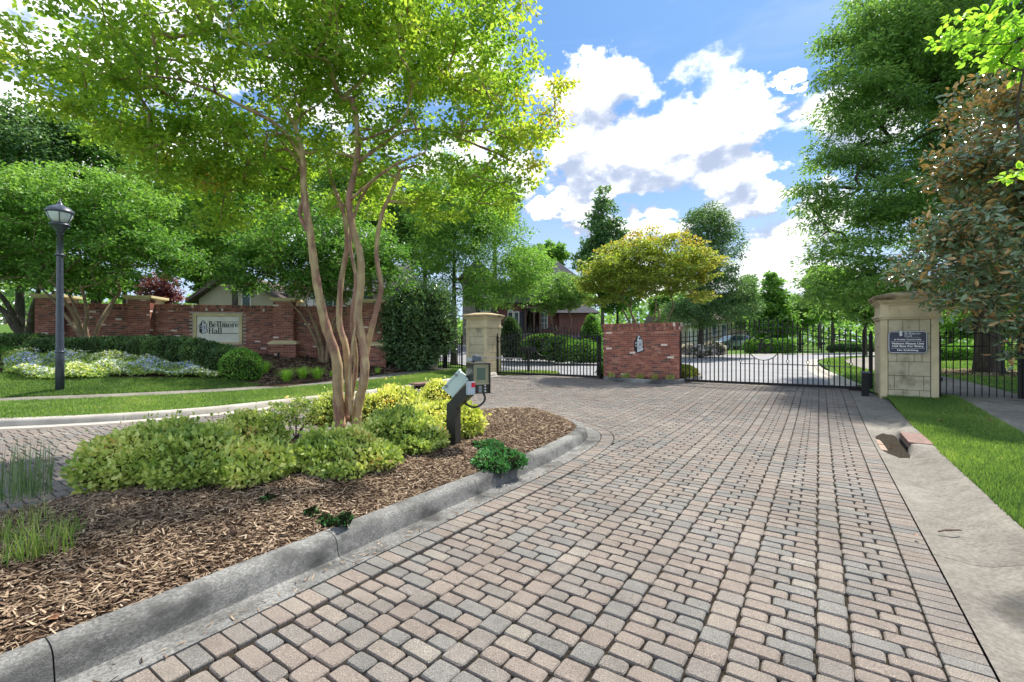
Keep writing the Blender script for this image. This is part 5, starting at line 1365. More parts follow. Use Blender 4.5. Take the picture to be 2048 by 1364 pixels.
def suv():
    M_car = pm('car_paint', (.20, .24, .23), rough=.22, metal=.55, spec=.5, coat=.6); M_cg = pm('car_glass', (.015, .03, .06), rough=.05, spec=.9); M_ty = pm('tyre', (.015, .015, .015), rough=.8); M_rim = pm('rim', (.30, .31, .32), rough=.3, metal=.8); M_tl = pm('tail_red', (.35, .02, .02), rough=.3); M_dark = pm('trim_black', (.02, .02, .022), rough=.6)
    x, y = (1463-1024)/910*53, 53.
    r = empty('parked_suv', (x, y, Gf(x, y)+.0), R(196), 'grey green suv parked on the drive beyond the right gate', 'car')
    # length along x (front +x), built from cross sections
    secs = [(-2.30, .45, .95, .80), (-2.25, .34, 1.05, .86), (-1.9, .30, 1.08, .91), (-.9, .30, 1.08, .93), (.6, .30, 1.06, .93), (1.3, .30, 1.02, .92), (1.9, .32, .96, .88), (2.25, .38, .84, .78), (2.32, .45, .72, .70)]
    V = []; F = []
    for (xx, z0, z1, w) in secs: V += [(xx, -w, z0+.1), (xx, -w*.92, z0), (xx, w*.92, z0), (xx, w, z0+.1), (xx, w, (z0+z1)/2+.1), (xx, w*.93, z1), (xx, -w*.93, z1), (xx, -w, (z0+z1)/2+.1)]
    n = len(secs)
    for i in range(n-1):
        for k in range(8): F.append((i*8+k, (i+1)*8+k, (i+1)*8+(k+1) % 8, i*8+(k+1) % 8))
    F += [tuple(range(8)), tuple(range((n-1)*8, n*8))[::-1]]
    m = MB(); m.add(V, F)
    gh = [(-2.1, .98, .80), (-1.85, 1.60, .66), (-1.2, 1.68, .68), (.0, 1.68, .68), (.55, 1.60, .66), (1.25, 1.0, .80)]
    V = []; F = []
    for (xx, z1, w) in gh: V += [(xx, -.84, .98), (xx, .84, .98), (xx, w, z1), (xx, -w, z1)]
    for i in range(5):
        for k in range(4): F.append((i*4+k, (i+1)*4+k, (i+1)*4+(k+1) % 4, i*4+(k+1) % 4))
    m.add(V, F+[(0, 1, 2, 3), (23, 22, 21, 20)]); m.build('body', M_car, r, smooth=False)
    for s in (-1, 1):
        for (a, b) in ((-1.75, -1.0), (-.92, -.1), (-.02, .62)):
            ta, tb = min(a, b)+(.12 if a < -1.5 else 0), b-(.25 if b > .5 else 0)
            m = MB(); q = lambda xx, zz: (xx, s*(.845-(zz-.98)*.245), zz); m.add([q(a, 1.04), q(b+(.15 if b > .5 else 0), 1.04), q(tb, 1.54), q(ta, 1.54)], [(0, 1, 2, 3)]); m.add([tuple(np.array(q_)+np.array([0, s*.012, 0])) for q_ in [q(a, 1.04), q(b+(.15 if b > .5 else 0), 1.04), q(tb, 1.54), q(ta, 1.54)]], [(0, 1, 2, 3)]); m.build('side_window', M_cg, r)
        m = MB(); m.box(-2.31, -2.18, s*.80-.10, s*.80+.10, .78, 1.02, .01); m.build('tail_light', M_tl, r)
        m = MB(); m.tube([(-1.7, s*.64, 1.70), (-1.5, s*.64, 1.74), (.1, s*.64, 1.74), (.3, s*.64, 1.70)], .02, 6); m.build('roof_rail', M_dark, r)
        m = MB(); m.box(.85, 1.05, s*.95-.08, s*.95+.08, 1.02, 1.14, .02); m.build('mirror', M_car, r)
        for xx in (-1.42, 1.45):
            m = MB(); m.M = Matrix.Translation((xx, s*.82, .36)) @ Matrix.Rotation(R(90), 4, 'X'); m.lathe([(.22, -.12), (.35, -.11), (.37, -.06), (.37, .06), (.35, .11), (.22, .12)], 20); w = m.build('wheel', M_ty, r)
            m = MB(); m.M = Matrix.Translation((xx, s*.82, .36)) @ Matrix.Rotation(R(90), 4, 'X'); m.lathe([(.215, -.125), (.2, -.128), (.05, -.10), (.05, .10), (.2, .128), (.215, .125)], 14); m.build('rim', M_rim, w)
            m = MB(); m.M = Matrix.Translation((xx, s*.905, .40)) @ Matrix.Rotation(R(90), 4, 'X'); m.lathe([(.37, -.022), (.43, -.022), (.43, .022), (.37, .022)], 20, cap=False); m.build('wheel_arch', M_dark, r)
    m = MB(); q = lambda yy, zz: (-2.115+(zz-.98)*.42, yy, zz); m.add([q(-.68, 1.04), q(.68, 1.04), q(.58, 1.54), q(-.58, 1.54)], [(0, 1, 2, 3)]); m.build('rear_window', M_cg, r)
    m = MB(); m.box(-2.36, -2.2, -.85, .85, .34, .62, .03); m.build('bumper', M_dark, r)
    m = MB(); m.box(-2.33, -2.27, -.26, .26, .72, .84); m.build('number_plate', M_trim, r)
    m = MB(); m.box(-2.08, -1.78, -.62, .62, 1.655, 1.70, .01); m.build('spoiler', M_dark, r)
suv()
def mailbox(px, py, Y, label, h=1.1, s=1.):
    x = (px-1024)/910*Y; z = Gf(x, Y); r = empty('mailbox', (x, Y, z), 0, label, 'mailbox', 'black mailboxes on posts')
    m = MB(); m.box(-.04*s, .04*s, -.04*s, .04*s, 0, h); m.build('post', M_iron, r)
    m = MB(); m.prism([(-.15*s, h), (.15*s, h), (.15*s, h+.12), (.10*s, h+.2), (-.10*s, h+.2), (-.15*s, h+.12)], -.28, .28, 'y'); m.build('box', M_iron, r); r.rotation_euler = (0, 0, R(50))
    return r
mb_ = gp(1057, 742, .1); mailbox(1057, 742, mb_[1], 'black mailbox on a post in the grass patch behind the left gate', .88)
mailbox(1600, 705, 38, 'black mailbox left of two across the far road, behind the right gate', .75)
mailbox(1643, 705, 39, 'black mailbox right of two across the far road, behind the right gate', .75)
# ================================================================ PLANTS
L_crape = leafmat('leaf_crape', [(0, (.07, .14, .010)), (.35, (.13, .23, .012)), (.65, (.235, .31, .014)), (.85, (.34, .30, .02)), (1, (.36, .17, .03))], .55)
L_crape2 = leafmat('leaf_crape_green', [(0, (.030, .085, .010)), (.5, (.065, .16, .018)), (1, (.15, .26, .03))], .42)
L_gold = leafmat('leaf_gold', [(0, (.08, .15, .015)), (.4, (.20, .27, .018)), (.7, (.36, .30, .025)), (1, (.46, .20, .03))], .5, mul=1.25)
L_oak = leafmat('leaf_oak', [(0, (.042, .098, .020)), (.5, (.09, .18, .034)), (1, (.17, .27, .055))], .5)
L_oakb = leafmat('leaf_oak_blue', [(0, (.028, .065, .025)), (.5, (.06, .125, .04)), (1, (.12, .20, .06))], .4)
L_lite = leafmat('leaf_light', [(0, (.04, .11, .012)), (.5, (.085, .19, .02)), (1, (.17, .29, .035))], .45)
L_dark = leafmat('leaf_evergreen', [(0, (.020, .048, .018)), (.5, (.05, .105, .034)), (1, (.11, .18, .06))], .25, rough=.3, spec=.5)
L_mag = leafmat('leaf_magnolia', [(0, (.04, .07, .03)), (.6, (.08, .13, .06)), (1, (.15, .20, .08))], .12, rough=.25, spec=.9, backcol=(.50, .30, .13))
L_lime = leafmat('leaf_lime', [(0, (.12, .26, .01)), (.5, (.20, .36, .012)), (1, (.32, .42, .02))], .5)
L_purp = leafmat('leaf_purple', [(0, (.04, .012, .02)), (.5, (.11, .03, .045)), (1, (.22, .08, .08))], .35)
L_abel = leafmat('leaf_abelia', [(0, (.07, .13, .018)), (.3, (.16, .235, .03)), (.6, (.29, .345, .05)), (.85, (.45, .46, .13)), (1, (.46, .28, .08))], .3, rough=.42, spec=.4)
L_abelg = leafmat('leaf_abelia_gold', [(0, (.10, .15, .012)), (.3, (.26, .30, .03)), (.6, (.46, .46, .07)), (.85, (.62, .56, .14)), (1, (.5, .30, .06))], .3, rough=.42, spec=.4)
L_hedge = leafmat('leaf_hedge', [(0, (.018, .045, .014)), (.5, (.04, .09, .02)), (1, (.09, .17, .03))], .2, rough=.4, spec=.4)
L_hedge2 = leafmat('leaf_hedge_bright', [(0, (.03, .09, .010)), (.5, (.07, .18, .015)), (1, (.15, .29, .03))], .3, rough=.45)
L_junip = leafmat('leaf_juniper', [(0, (.012, .06, .014)), (.5, (.03, .13, .025)), (1, (.07, .22, .05))], .25)
L_grass = leafmat('grass_blade', [(0, (.04, .085, .016)), (.5, (.085, .155, .022)), (.85, (.16, .225, .035)), (1, (.27, .26, .09))], .45, rough=.5)
L_lily = leafmat('lily_blade', [(0, (.09, .20, .012)), (.5, (.20, .36, .02)), (1, (.36, .48, .05))], .45)
L_azal = leafmat('azalea_flower', [(0, (.04, .07, .02)), (.45, (.06, .1, .03)), (.5, (.55, .38, .42)), (1, (.75, .62, .65))], .2)
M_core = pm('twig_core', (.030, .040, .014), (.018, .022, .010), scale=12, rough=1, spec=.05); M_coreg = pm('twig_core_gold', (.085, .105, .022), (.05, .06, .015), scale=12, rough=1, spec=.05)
M_bark = pm('bark_crape', (.50, .335, .185), (.54, .42, .235), scale=3.2, rough=.55, bump=.003, bscale=40, c3=(.34, .185, .135), s3=1.4, f3=(.46, .56), stretch=(3, 3, .8), spec=.25, dirt=.3)
M_barkd = pm('bark_oak', (.085, .070, .052), (.05, .042, .032), scale=9, rough=.95, bump=.015, bscale=30, stretch=(3, 3, .6), c3=(.14, .13, .10), s3=2)
M_barkt = pm('bark_tan', (.26, .19, .11), (.17, .12, .075), scale=5, rough=.7, bump=.004, bscale=40, stretch=(3, 3, .8))

def wl(px, py, Y, rx, ry, rz): p = W(px, py, Y); return (p[0], p[1], p[2], rx, ry, rz)
def path_w(P): return [W(*p) for p in P]

# ---- the big crape myrtle on the island
def main_crape():
    bz = isl_h(-2.45, 6.8)-.03; Yb = 6.8
    def S(P, r0, r1): return ([W(a, b, c) for a, b, c in P], r0*.84, r1*.8)
    def root(px): return (px, 682+910*(CAMZ-bz)/Yb, Yb)
    stems = [S([root(680), (676, 780, 6.8), (673, 720, 6.78), (650, 645, 6.72), (634, 566, 6.65), (621, 471, 6.6), (608, 380, 6.55), (606, 318, 6.5), (590, 250, 6.4)], .105, .040),
             S([(690, 840, 6.9), (697, 790, 6.95), (692, 698, 7.0), (679, 645, 7.05), (682, 566, 7.1), (694, 490, 7.15), (688, 430, 7.2), (665, 365, 7.25), (650, 300, 7.3)], .070, .032),
             S([root(712), (716, 815, 6.72), (729, 751, 6.62), (727, 690, 6.62), (716, 632, 6.6), (722, 566, 6.6), (720, 508, 6.6), (705, 453, 6.55), (698, 398, 6.5), (713, 325, 6.5), (716, 270, 6.45), (705, 197, 6.4)], .085, .045),
             S([(722, 800, 6.8), (734, 698, 6.86), (750, 632, 6.9), (762, 574, 6.9), (753, 508, 6.95), (762, 435, 6.95), (782, 387, 7.0), (800, 340, 7.0)], .058, .030),
             S([(700, 810, 6.85), (712, 725, 6.9), (704, 640, 6.8), (712, 560, 6.85), (700, 480, 6.95), (716, 410, 7.1), (745, 360, 7.2)], .045, .024),
             S([(702, 830, 6.62), (700, 745, 6.6), (710, 660, 6.55), (724, 600, 6.6)], .040, .018),
             S([(621, 471, 6.6), (600, 430, 6.65), (607, 390, 6.7), (600, 330, 6.8), (560, 280, 6.9)], .040, .022),
             S([(714, 325, 6.5), (757, 295, 6.6), (811, 262, 6.8), (880, 262, 7.0), (940, 285, 7.2)], .034, .016),
             S([(700, 400, 6.5), (735, 370, 6.3), (790, 330, 6.1), (850, 305, 6.0)], .030, .014),
             S([(606, 318, 6.5), (560, 255, 6.3), (480, 210, 6.1), (380, 165, 5.9), (280, 150, 5.8)], .036, .014),
             S([(650, 300, 7.3), (560, 300, 7.3), (430, 260, 7.2), (300, 230, 7.0), (180, 190, 6.8)], .026, .010)]
    lobes = [wl(600, 130, 6.7, 2.7, 2.4, 1.35), wl(270, 130, 6.3, 1.7, 1.6, .85), wl(110, 130, 6.2, .75, .9, .62), wl(950, 170, 7.0, 1.25, 1.7, 1.15), wl(1065, 245, 7.2, .62, .9, .80),
             wl(820, 345, 7.4, 1.3, 1.5, .55), wl(470, 350, 7.1, 1.15, 1.4, .62), wl(980, 370, 7.5, .85, 1, .45), wl(880, 425, 7.6, .55, .7, .30), wl(330, 260, 6.6, 1.2, 1.4, .55), wl(440, 430, 7.3, .55, .7, .30), wl(580, 300, 7.6, 1.2, .9, .7), wl(400, 340, 6.9, .9, 1.1, .45), wl(230, 250, 6.5, .8, 1, .4), wl(700, 400, 7.9, 1.0, .8, .35),
             (-2.9, 6.3, 7.3, 3.4, 2.9, 1.3), wl(770, 20, 6.8, 2.2, 2.2, 1.2)]
    tip = W(1080, 230, 7.2); tl = W(60, 150, 6.2)
    def tf(Cn):
        x = Cn[:, 0]; z = Cn[:, 2]
        right = smooth01((x-(-.3))/1.1)*.34; left = smooth01((-6.2-x)/.8)*.25
        return .44+right+left+.07*np.sin(x*2.1+z*3)+rng.normal(size=len(x))*.05
    return tree('crape_myrtle', 'large multi-stemmed crape myrtle with smooth tan and pink trunks on the island', 'tree', (-2.45, 6.8, bz), lobes, stems, 1400, 56, .25, .078, L_crape, M_bark,
                r_tip=.0045, flat=.45, droop=.12, asp=.34, tintf=tf, var=.16, step=.3, power=.47, rmax=.035, bias=.9, shell=.7)
main_crape()

def fan_tree(name, label, bx, by, bz, lobes, nst, spread, hgt, r0, clumps, per, crad, size, lm, bm, **kw):
    st_ = []
    for k in range(nst):
        a = 2*math.pi*k/nst+random.uniform(-.4, .4)+.5; sp = spread*random.uniform(.6, 1.1); c, s = math.cos(a), math.sin(a)
        b = (bx+c*.12*(nst > 1), by+s*.12*(nst > 1), bz-.1)
        P = [b]+[(b[0]+c*sp*(q**1.8)+random.uniform(-.07, .07)*hgt*.35, b[1]+s*sp*(q**1.8)+random.uniform(-.07, .07)*hgt*.35, bz+hgt*q) for q in (.2, .4, .62, .82, 1)]
        st_.append((P, r0*random.uniform(.75, 1.1), r0*.38))
    return tree(name, label, 'tree', (bx, by, bz), lobes, st_, clumps, per, crad, size, lm, bm, **kw)
# left crape myrtle in front of the wall
b = (-14.1, 15.1); z = Gf(*b)+.13
fan_tree('crape_myrtle', 'broad green crape myrtle with tan stems rising behind the hedge at the left lamp', *b, z,
         [wl(150, 430, 14.8, 3.0, 2.4, 1.7), wl(30, 420, 14.6, 2.0, 2, 1.6), wl(290, 500, 15, 1.7, 1.8, 1.0), wl(345, 520, 15.2, .9, 1.2, .6), wl(130, 540, 15, 2.2, 1.8, .8), wl(-40, 520, 14.6, 1.4, 1.5, .9), wl(230, 400, 15, 1.8, 1.8, 1.1)],
         6, 1.15, 2.2, .085, 950, 50, .34, .105, L_crape2, M_barkt, tintf=lambda P: .45+.30*smooth01((P[:, 2]-5.0)/1.2), step=.5, r_tip=.005, bias=.9)
b = (-7.15, 17.3); z = Gf(*b)+.13
fan_tree('crape_myrtle', 'green crape myrtle with pale stems before the wall, behind the big trunk', *b, z,
         [wl(640, 490, 17, 2.7, 2.2, 1.7), wl(530, 520, 16.8, 1.5, 1.6, 1.3), wl(760, 530, 17.2, 1.3, 1.6, 1.3), wl(470, 560, 16.9, .9, 1.2, .6), wl(640, 570, 17, 1.9, 1.5, .6)],
         6, 1.3, 2.2, .075, 700, 44, .36, .12, L_crape2, M_barkt, tintf=lambda P: .50+.15*np.sin(P[:, 0]*2), step=.5, r_tip=.005, bias=.9)
b = (5.25, 17.6); z = Gf(*b)+.10
def gold_t(P): return .34+.48*smooth01((P[:, 2]-4.6)/1.6)+.20*smooth01((P[:, 0]-6.3)/1.3)
fan_tree('crape_myrtle', 'golden orange tinged crape myrtle behind the gate wall', *b, z,
         [wl(1300, 510, 17.6, 2.0, 1.9, .95), wl(1220, 545, 17.4, 1.35, 1.4, .75), wl(1390, 530, 17.6, 1.05, 1.4, .8), wl(1300, 560, 17.3, 2.1, 1.6, .7), wl(1185, 570, 17.6, .6, .8, .35), wl(1400, 590, 17.4, .6, .8, .28), wl(1210, 600, 17.4, .8, .8, .25)],
         6, 1.1, 2.5, .075, 600, 52, .30, .10, L_gold, M_barkt, tintf=gold_t, step=.4, r_tip=.004, bias=.9, flat=.28, droop=.05)

# ---- oaks and other trees beyond
def oak(px, Yb, lobes, label, lm, H, r0, clumps, per, crad, size, asp=.2, top=None, name='oak_tree', group=None, droop=.2, bend=(0, 0), bm=M_barkd, trunkz=None, **kw):
    x = (px-1024)/910*Yb; z = Gf(x, Yb)
    P = [(x, Yb, z-.2), (x+bend[0]*.1, Yb+bend[1]*.1, z+H*.25), (x+bend[0]*.5, Yb+bend[1]*.5, z+H*.6), (x+bend[0], Yb+bend[1], z+H)]
    return tree(name, label, 'tree', (x, Yb, z), lobes, [(P, r0, r0*.25)], clumps, per, crad, size, lm, bm, asp=asp, droop=droop, group=group, step=.9, rmax=r0*.6, **kw)
oak(1978, 16.6, [wl(1830, 110, 17, 3.2, 3, 2.3), wl(1720, 190, 16.5, 1.5, 2, 1.5), wl(1690, 300, 16.5, 1.3, 1.8, 1.1), wl(1640, 385, 16.5, 1.3, 1.5, .65), wl(1740, 430, 16.5, 2.4, 2.2, 1.4), wl(1860, 330, 17, 3.0, 3, 2.3),
                 wl(1960, 130, 17, 3.4, 3.2, 2.8), wl(1710, 540, 16.5, 1.8, 1.8, 1.3), wl(1830, 560, 16.5, 2.6, 2, 1.0), (17.8, 18.5, 15.5, 3.6, 3.4, 2.8), wl(1990, 420, 17, 3, 3, 2.2), wl(1740, 60, 16.8, 1.4, 2, 1.5), wl(1980, 580, 17, 2.2, 2, 1.0), wl(1650, 600, 16.8, .9, 1, .6)],
    'tall willow oak with feathery dark foliage rising over the right stone pier', L_oak, 14, .42, 1500, 96, .68, .18, .17, bend=(-2.2, .5), r_tip=.010, bias=.85, flat=.26, shell=.6)
oak(908, 23.5, [wl(960, 470, 23.5, 2.6, 3, 3.0), wl(900, 400, 23, 2.4, 2.4, 2.6), wl(1045, 540, 23, 1.5, 2, 1.7), wl(1000, 580, 22.8, 1.9, 2, 1.0), wl(870, 520, 23, 1.6, 2, 1.6), wl(940, 590, 22.5, 1.3, 1.5, .7)],
    'broad green oak standing behind the left stone pier', L_lite, 6.5, .20, 900, 46, .5, .15, .22, r_tip=.007, bias=.9)
oak(1402, 33, [wl(1420, 500, 33, 2.2, 2.2, 2.6), wl(1412, 440, 33, 1.5, 1.8, 1.1), wl(1440, 580, 33, 2.3, 2.3, 1.8), wl(1410, 620, 32.5, 2.5, 2.3, 1.2), wl(1480, 610, 33, 1.4, 1.5, 1.2), wl(1350, 625, 33, 1.3, 1.4, .8)],
    'blue green willow oak beyond the right gate, left of the parked car', L_oakb, 8.5, .22, 850, 42, .5, .20, .2, r_tip=.009)
def far_tree(px, py, rx, ry, Y, lm, label, cl=220, per=36, name='tree', conical=False, group='trees behind the walls and gates', size=None, dark=False):
    k = Y/910; c = W(px, py, Y); Rx, Rz = rx*k, ry*k
    if conical: lob = [(c[0], Y, c[2]-Rz*.5, Rx, Rx, Rz*.5), (c[0], Y, c[2], Rx*.72, Rx*.7, Rz*.5), (c[0], Y, c[2]+Rz*.45, Rx*.42, Rx*.4, Rz*.45), (c[0], Y, c[2]+Rz*.8, Rx*.2, Rx*.2, Rz*.25)]
    else:
        lob = [(c[0], Y, c[2], Rx*.8, Rx*.8, Rz*.8)]
        for i in range(6): a = random.uniform(0, 6.28); e = random.uniform(-.5, .8); lob.append((c[0]+Rx*.55*math.cos(a)*math.cos(e), Y+Rx*.5*math.sin(a)*math.cos(e), c[2]+Rz*.6*math.sin(e), Rx*random.uniform(.35, .5), Rx*.45, Rz*random.uniform(.3, .45)))
    z = Gf(c[0], Y); H = max(1.5, c[2]+Rz*.4-z); s = size or .006*Y+.06
    cr = max(.3, min(Rx, Rz)*.22)
    return oak(px, Y, lob, label, lm, H, .05+.011*H+.06, cl, per, cr, s, asp=.34, group=group, name=name, droop=.1, r_tip=.01)
FT = [(40, 300, 120, 130, 27, L_oakb, 'tall blue green tree at the left edge behind the crape myrtle', 380), (190, 300, 110, 100, 30, L_oak, 'dark rounded tree high behind the left crape myrtle', 300),
      (330, 400, 120, 110, 26, L_lite, 'light green tree behind the name panel', 340), (470, 430, 120, 120, 25, L_lite, 'bright green tree behind the beige house gable', 360),
      (600, 380, 110, 110, 29, L_crape2, 'green tree far behind the big crape myrtle stems', 320), (740, 400, 110, 130, 27, L_oak, 'dense dark tree behind the right end of the long wall', 360),
      (850, 450, 90, 130, 27.5, L_oak, 'dark green tree between the long wall and the left pier', 320), (990, 400, 70, 90, 33, L_oakb, 'blue green tree rising behind the oak at the left pier', 240),
      (1060, 540, 50, 60, 36, L_lite, 'pale green tree over the stone wing of the brick house', 160), (1105, 510, 38, 38, 50, L_lite, 'small light tree top above the grey roof', 110),
      (1150, 590, 45, 50, 40, L_oak, 'dark tree against the right end of the brick house', 160), (1235, 590, 60, 45, 38, L_crape2, 'green tree low behind the golden crape myrtle', 160),
      (1340, 610, 50, 40, 42, L_oak, 'dark low tree left of the blue green willow oak', 130), (1600, 625, 45, 45, 48, L_lite, 'light tree beyond the far road, behind the gate arch', 150),
      (1665, 590, 55, 70, 42, L_lite, 'broad light green tree left of the right stone pier', 220), (1730, 600, 60, 65, 34, L_oak, 'dark green tree just left of the right stone pier', 220),
      (1640, 560, 30, 40, 58, L_oak, 'narrow distant tree at the gap in the sky', 110), (1900, 640, 90, 45, 34, L_lite, 'light green tree behind the right pier and hedge', 200), (2040, 600, 80, 90, 30, L_oak, 'dark tree at the right picture edge behind the magnolia', 200), (1990, 660, 60, 35, 40, L_lite, 'pale tree far behind the walk gate', 120),
      (400, 500, 90, 80, 30, L_oak, 'dark tree filling the gap behind the beige house gable', 260), (250, 470, 90, 80, 32, L_crape2, 'green tree far behind the left crape myrtle', 240), (700, 560, 100, 60, 33, L_oak, 'dark low tree behind the brick wall right end', 240),
      (-60, 480, 120, 130, 24, L_oak, 'dark tree cut by the left picture edge', 240), (200, 560, 110, 45, 27, L_lite, 'low light green tree behind the left wall', 180), (420, 560, 80, 40, 31, L_crape2, 'low green tree behind the beige house', 130)]
for (px, py, rx, ry, Y, lm, lab, cl) in FT: far_tree(px, py, rx, ry, Y, lm, lab, cl)
far_tree(1205, 470, 58, 90, 54, L_oakb, 'tall pointed blue green tree left of the golden crape myrtle', 260, 40, conical=True)
far_tree(1545, 610, 45, 70, 46, L_lite, 'pointed bright green tree right of the tan house roof', 220, 40, conical=True)
far_tree(1496, 600, 34, 60, 58, L_oak, 'slim dark tree by the tan house gable', 130, 36, conical=True)
b = (-19.6, 18.5); z = Gf(*b)+.1
fan_tree('tree', 'dark spreading tree with black branches at the left edge', *b, z, [wl(40, 520, 18.5, 2.4, 2, 1.2), wl(0, 470, 18.5, 2.2, 2, 1.2), wl(110, 540, 18.8, 1.4, 1.4, .7)], 5, 1.8, 2.6, .16, 330, 36, .4, .15, L_oak, M_barkd, group='trees behind the walls and gates')
b = (3.0, 27.0); z = Gf(*b)
fan_tree('tree', 'small dark multi-stem tree before the brick house door', *b, z, [wl(1120, 580, 27, 1.5, 1.3, 1.1), wl(1095, 610, 27, 1.0, 1, .6), wl(1150, 600, 27, 1.0, 1, .7)], 5, .6, 2.2, .05, 300, 36, .28, .12, L_oak, M_barkt)
q = W(318, 580, 18.6)
fan_tree('purple_tree', 'purple red leaved shrub tree behind the long wall', q[0], 18.6, Gf(q[0], 18.6), [(q[0], 18.6, q[2], .75, .6, .75), (q[0]+.4, 18.6, q[2]-.35, .5, .5, .5)], 4, .3, 2.2, .04, 120, 34, .2, .10, L_purp, M_barkd)

# ---- magnolia on the right
def magnolia():
    X0, Y0 = 12.4, 9.6; z = Gf(X0, Y0)+.08
    lob = [wl(1965, 330, 9.6, 1.05, 1.1, 1.15), wl(1905, 480, 9.3, .80, .9, .80), wl(1990, 560, 9.4, .9, 1, .75), wl(1850, 545, 9.2, .48, .6, .42), wl(1812, 550, 9.2, .26, .4, .20), wl(1990, 200, 9.8, .75, 1, .75), wl(2050, 420, 9.6, 1.1, 1.2, 1.5),
           wl(2045, 660, 9.0, .38, .6, .55), wl(1905, 600, 9.1, .42, .5, .26), wl(2080, 200, 10, 1.0, 1, 1.2), (12.4, 9.6, 4.6, 2.1, 2.0, 3.2), wl(1960, 640, 9.2, .35, .5, .2), wl(1900, 330, 9.6, .42, .5, .42)]
    P = [(X0, Y0, z-.2), (X0-.1, Y0, z+2), (X0-.2, Y0, z+4.5), (X0-.1, Y0, z+7)]
    root = tree('magnolia_tree', 'southern magnolia with glossy leaves brown underneath at the right edge', 'tree', (X0, Y0, z), lob, [(P, .2, .05)], 900, 24, .26, .155, L_mag, M_barkd, asp=.21, up=.2, outn=(X0+.3, Y0+.8, 3.2), flat=.8, droop=.0, six=True, step=.5, var=.35, shell=.5, bias=1.1)
    # the leaves that hang nearest are single pieces
    cand = sample_lobes(lob[:10], 900, zmin=1.2, bias=2.2)
    cand = cand[(np.abs(cand[:, 0]/cand[:, 1]) < 1.12)][:260]
    meshes = []
    for k in range(6):
        A = np.array([[1., 0, 0]]); N = np.array([[0, .12*k-.3, 1.]]); V, F, tn = leaf_arrays(np.zeros((1, 3)), A, N, np.array([.17+.012*k]), np.array([.036+.002*k]), np.array([k/6]), fold=.2, six=True)
        me = np_mesh('leaf', V, F, L_mag, tint=tn); meshes.append(me.data); bpy.data.objects.remove(me)
    for i, p in enumerate(cand):
        o = bpy.data.objects.new('leaf', meshes[i % 6]); link(o, root); o.location = (p[0]-X0, p[1]-.1-Y0, p[2]-z); o.rotation_euler = (random.uniform(-.9, .9), random.uniform(-1.0, .9), random.uniform(0, 6.28))
magnolia()
# lime leaves of the tree just outside on the right
def lime():
    X0, Y0 = 8.9, 4.6; z = .1
    lob = [wl(1975, 55, 5.4, .42, .4, .28), wl(1925, 80, 5.3, .22, .3, .14), wl(2025, 110, 5.4, .25, .3, .26), wl(2060, 40, 5.4, .5, .5, .5), wl(2042, 345, 5.2, .10, .2, .11), wl(2075, 330, 5.2, .22, .3, .25), (8.3, 4.9, 6.3, 1.7, 1.5, 1.2), wl(1895, 95, 5.3, .12, .2, .06)]
    P = [(X0, Y0, z), (X0-.05, Y0+.05, 2), (X0-.3, Y0+.1, 4), (X0-.7, Y0+.3, 6)]
    P2 = [(8.75, 4.65, 3.0), (7.9, 4.9, 3.4), (7.0, 5.1, 3.5), (6.5, 5.2, 3.5)]
    tree('maple_tree', 'lime green maple leaves reaching in at the top right corner', 'tree', (X0, Y0, z), lob, [(P, .12, .04), (P2, .03, .008)], 330, 26, .15, .085, L_lime, M_barkd, asp=.3, flat=.5, six=True, step=.25, r_tip=.0035, rmax=.02, zmin=2.8, bias=.9)
lime()
# dark evergreen by the left walk gate
b = gp(832, 742, .12)
shrub('evergreen_shrub', 'tall dark glossy evergreen shrub at the right end of the long wall', 'shrub',
      [wl(835, 665, 18.2, 1.0, 1.0, 1.45), wl(800, 635, 18.2, .6, .8, .85), wl(872, 620, 18.5, .75, .8, .9), wl(885, 665, 18.2, .55, .6, .8), wl(845, 600, 18.5, .6, .7, .65), wl(815, 600, 18.4, .3, .4, .5), wl(790, 690, 18.0, .5, .6, .6), wl(830, 715, 17.8, .65, .6, .5), wl(780, 640, 18.1, .5, .5, .7)],
      15000, .15, L_dark, M_core, asp=.2, depth=.45, six=False, corek=.74, bump=.09, shoots=.5)

# ---- shrubs of the island
def isl(px, py_c, Y, rx, rz, ry=None):
    x = (px-1024)/910*Y; z0 = isl_h(x, Y) or .15; zt = CAMZ+(682-py_c)/910*Y     # py_c: top of the plant
    h = max(.16, (zt-z0)*.9); return (x, Y, z0+h*.42, rx, ry or rx*.95, h*.60)
def abelia(label, lobes, n, mat=L_abel, core=M_coreg, size=.048, **kw):
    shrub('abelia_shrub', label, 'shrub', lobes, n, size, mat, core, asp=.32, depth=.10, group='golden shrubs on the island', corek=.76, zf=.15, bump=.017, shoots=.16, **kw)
abelia('leafy green gold shrub at the front left end of the island', [isl(275, 848, 4.35, .42, .5), isl(225, 885, 4.15, .30, .4), isl(330, 870, 4.2, .38, .5), isl(240, 905, 4.35, .26, .5)], 4600)
abelia('green gold shrub second from the left at the front of the island', [isl(400, 850, 4.3, .36, .5), isl(450, 885, 4.15, .36, .5), isl(390, 905, 4.0, .33, .5)], 4200)
abelia('low green gold shrub in the middle of the front row', [isl(515, 885, 4.25, .34, .5), isl(560, 900, 4.4, .26, .5), isl(490, 915, 4.05, .28, .4)], 3600)
abelia('rounded green gold shrub directly in front of the big trunk', [isl(670, 858, 4.7, .42, .5), isl(730, 880, 4.6, .32, .5), isl(620, 900, 4.55, .30, .5), isl(690, 905, 4.4, .30, .5)], 4800)
abelia('green gold shrub between the big trunk and the call box post', [isl(800, 815, 5.6, .42, .5), isl(850, 850, 5.5, .28, .5), isl(770, 850, 5.45, .32, .5), isl(830, 875, 5.2, .24, .5)], 4600)
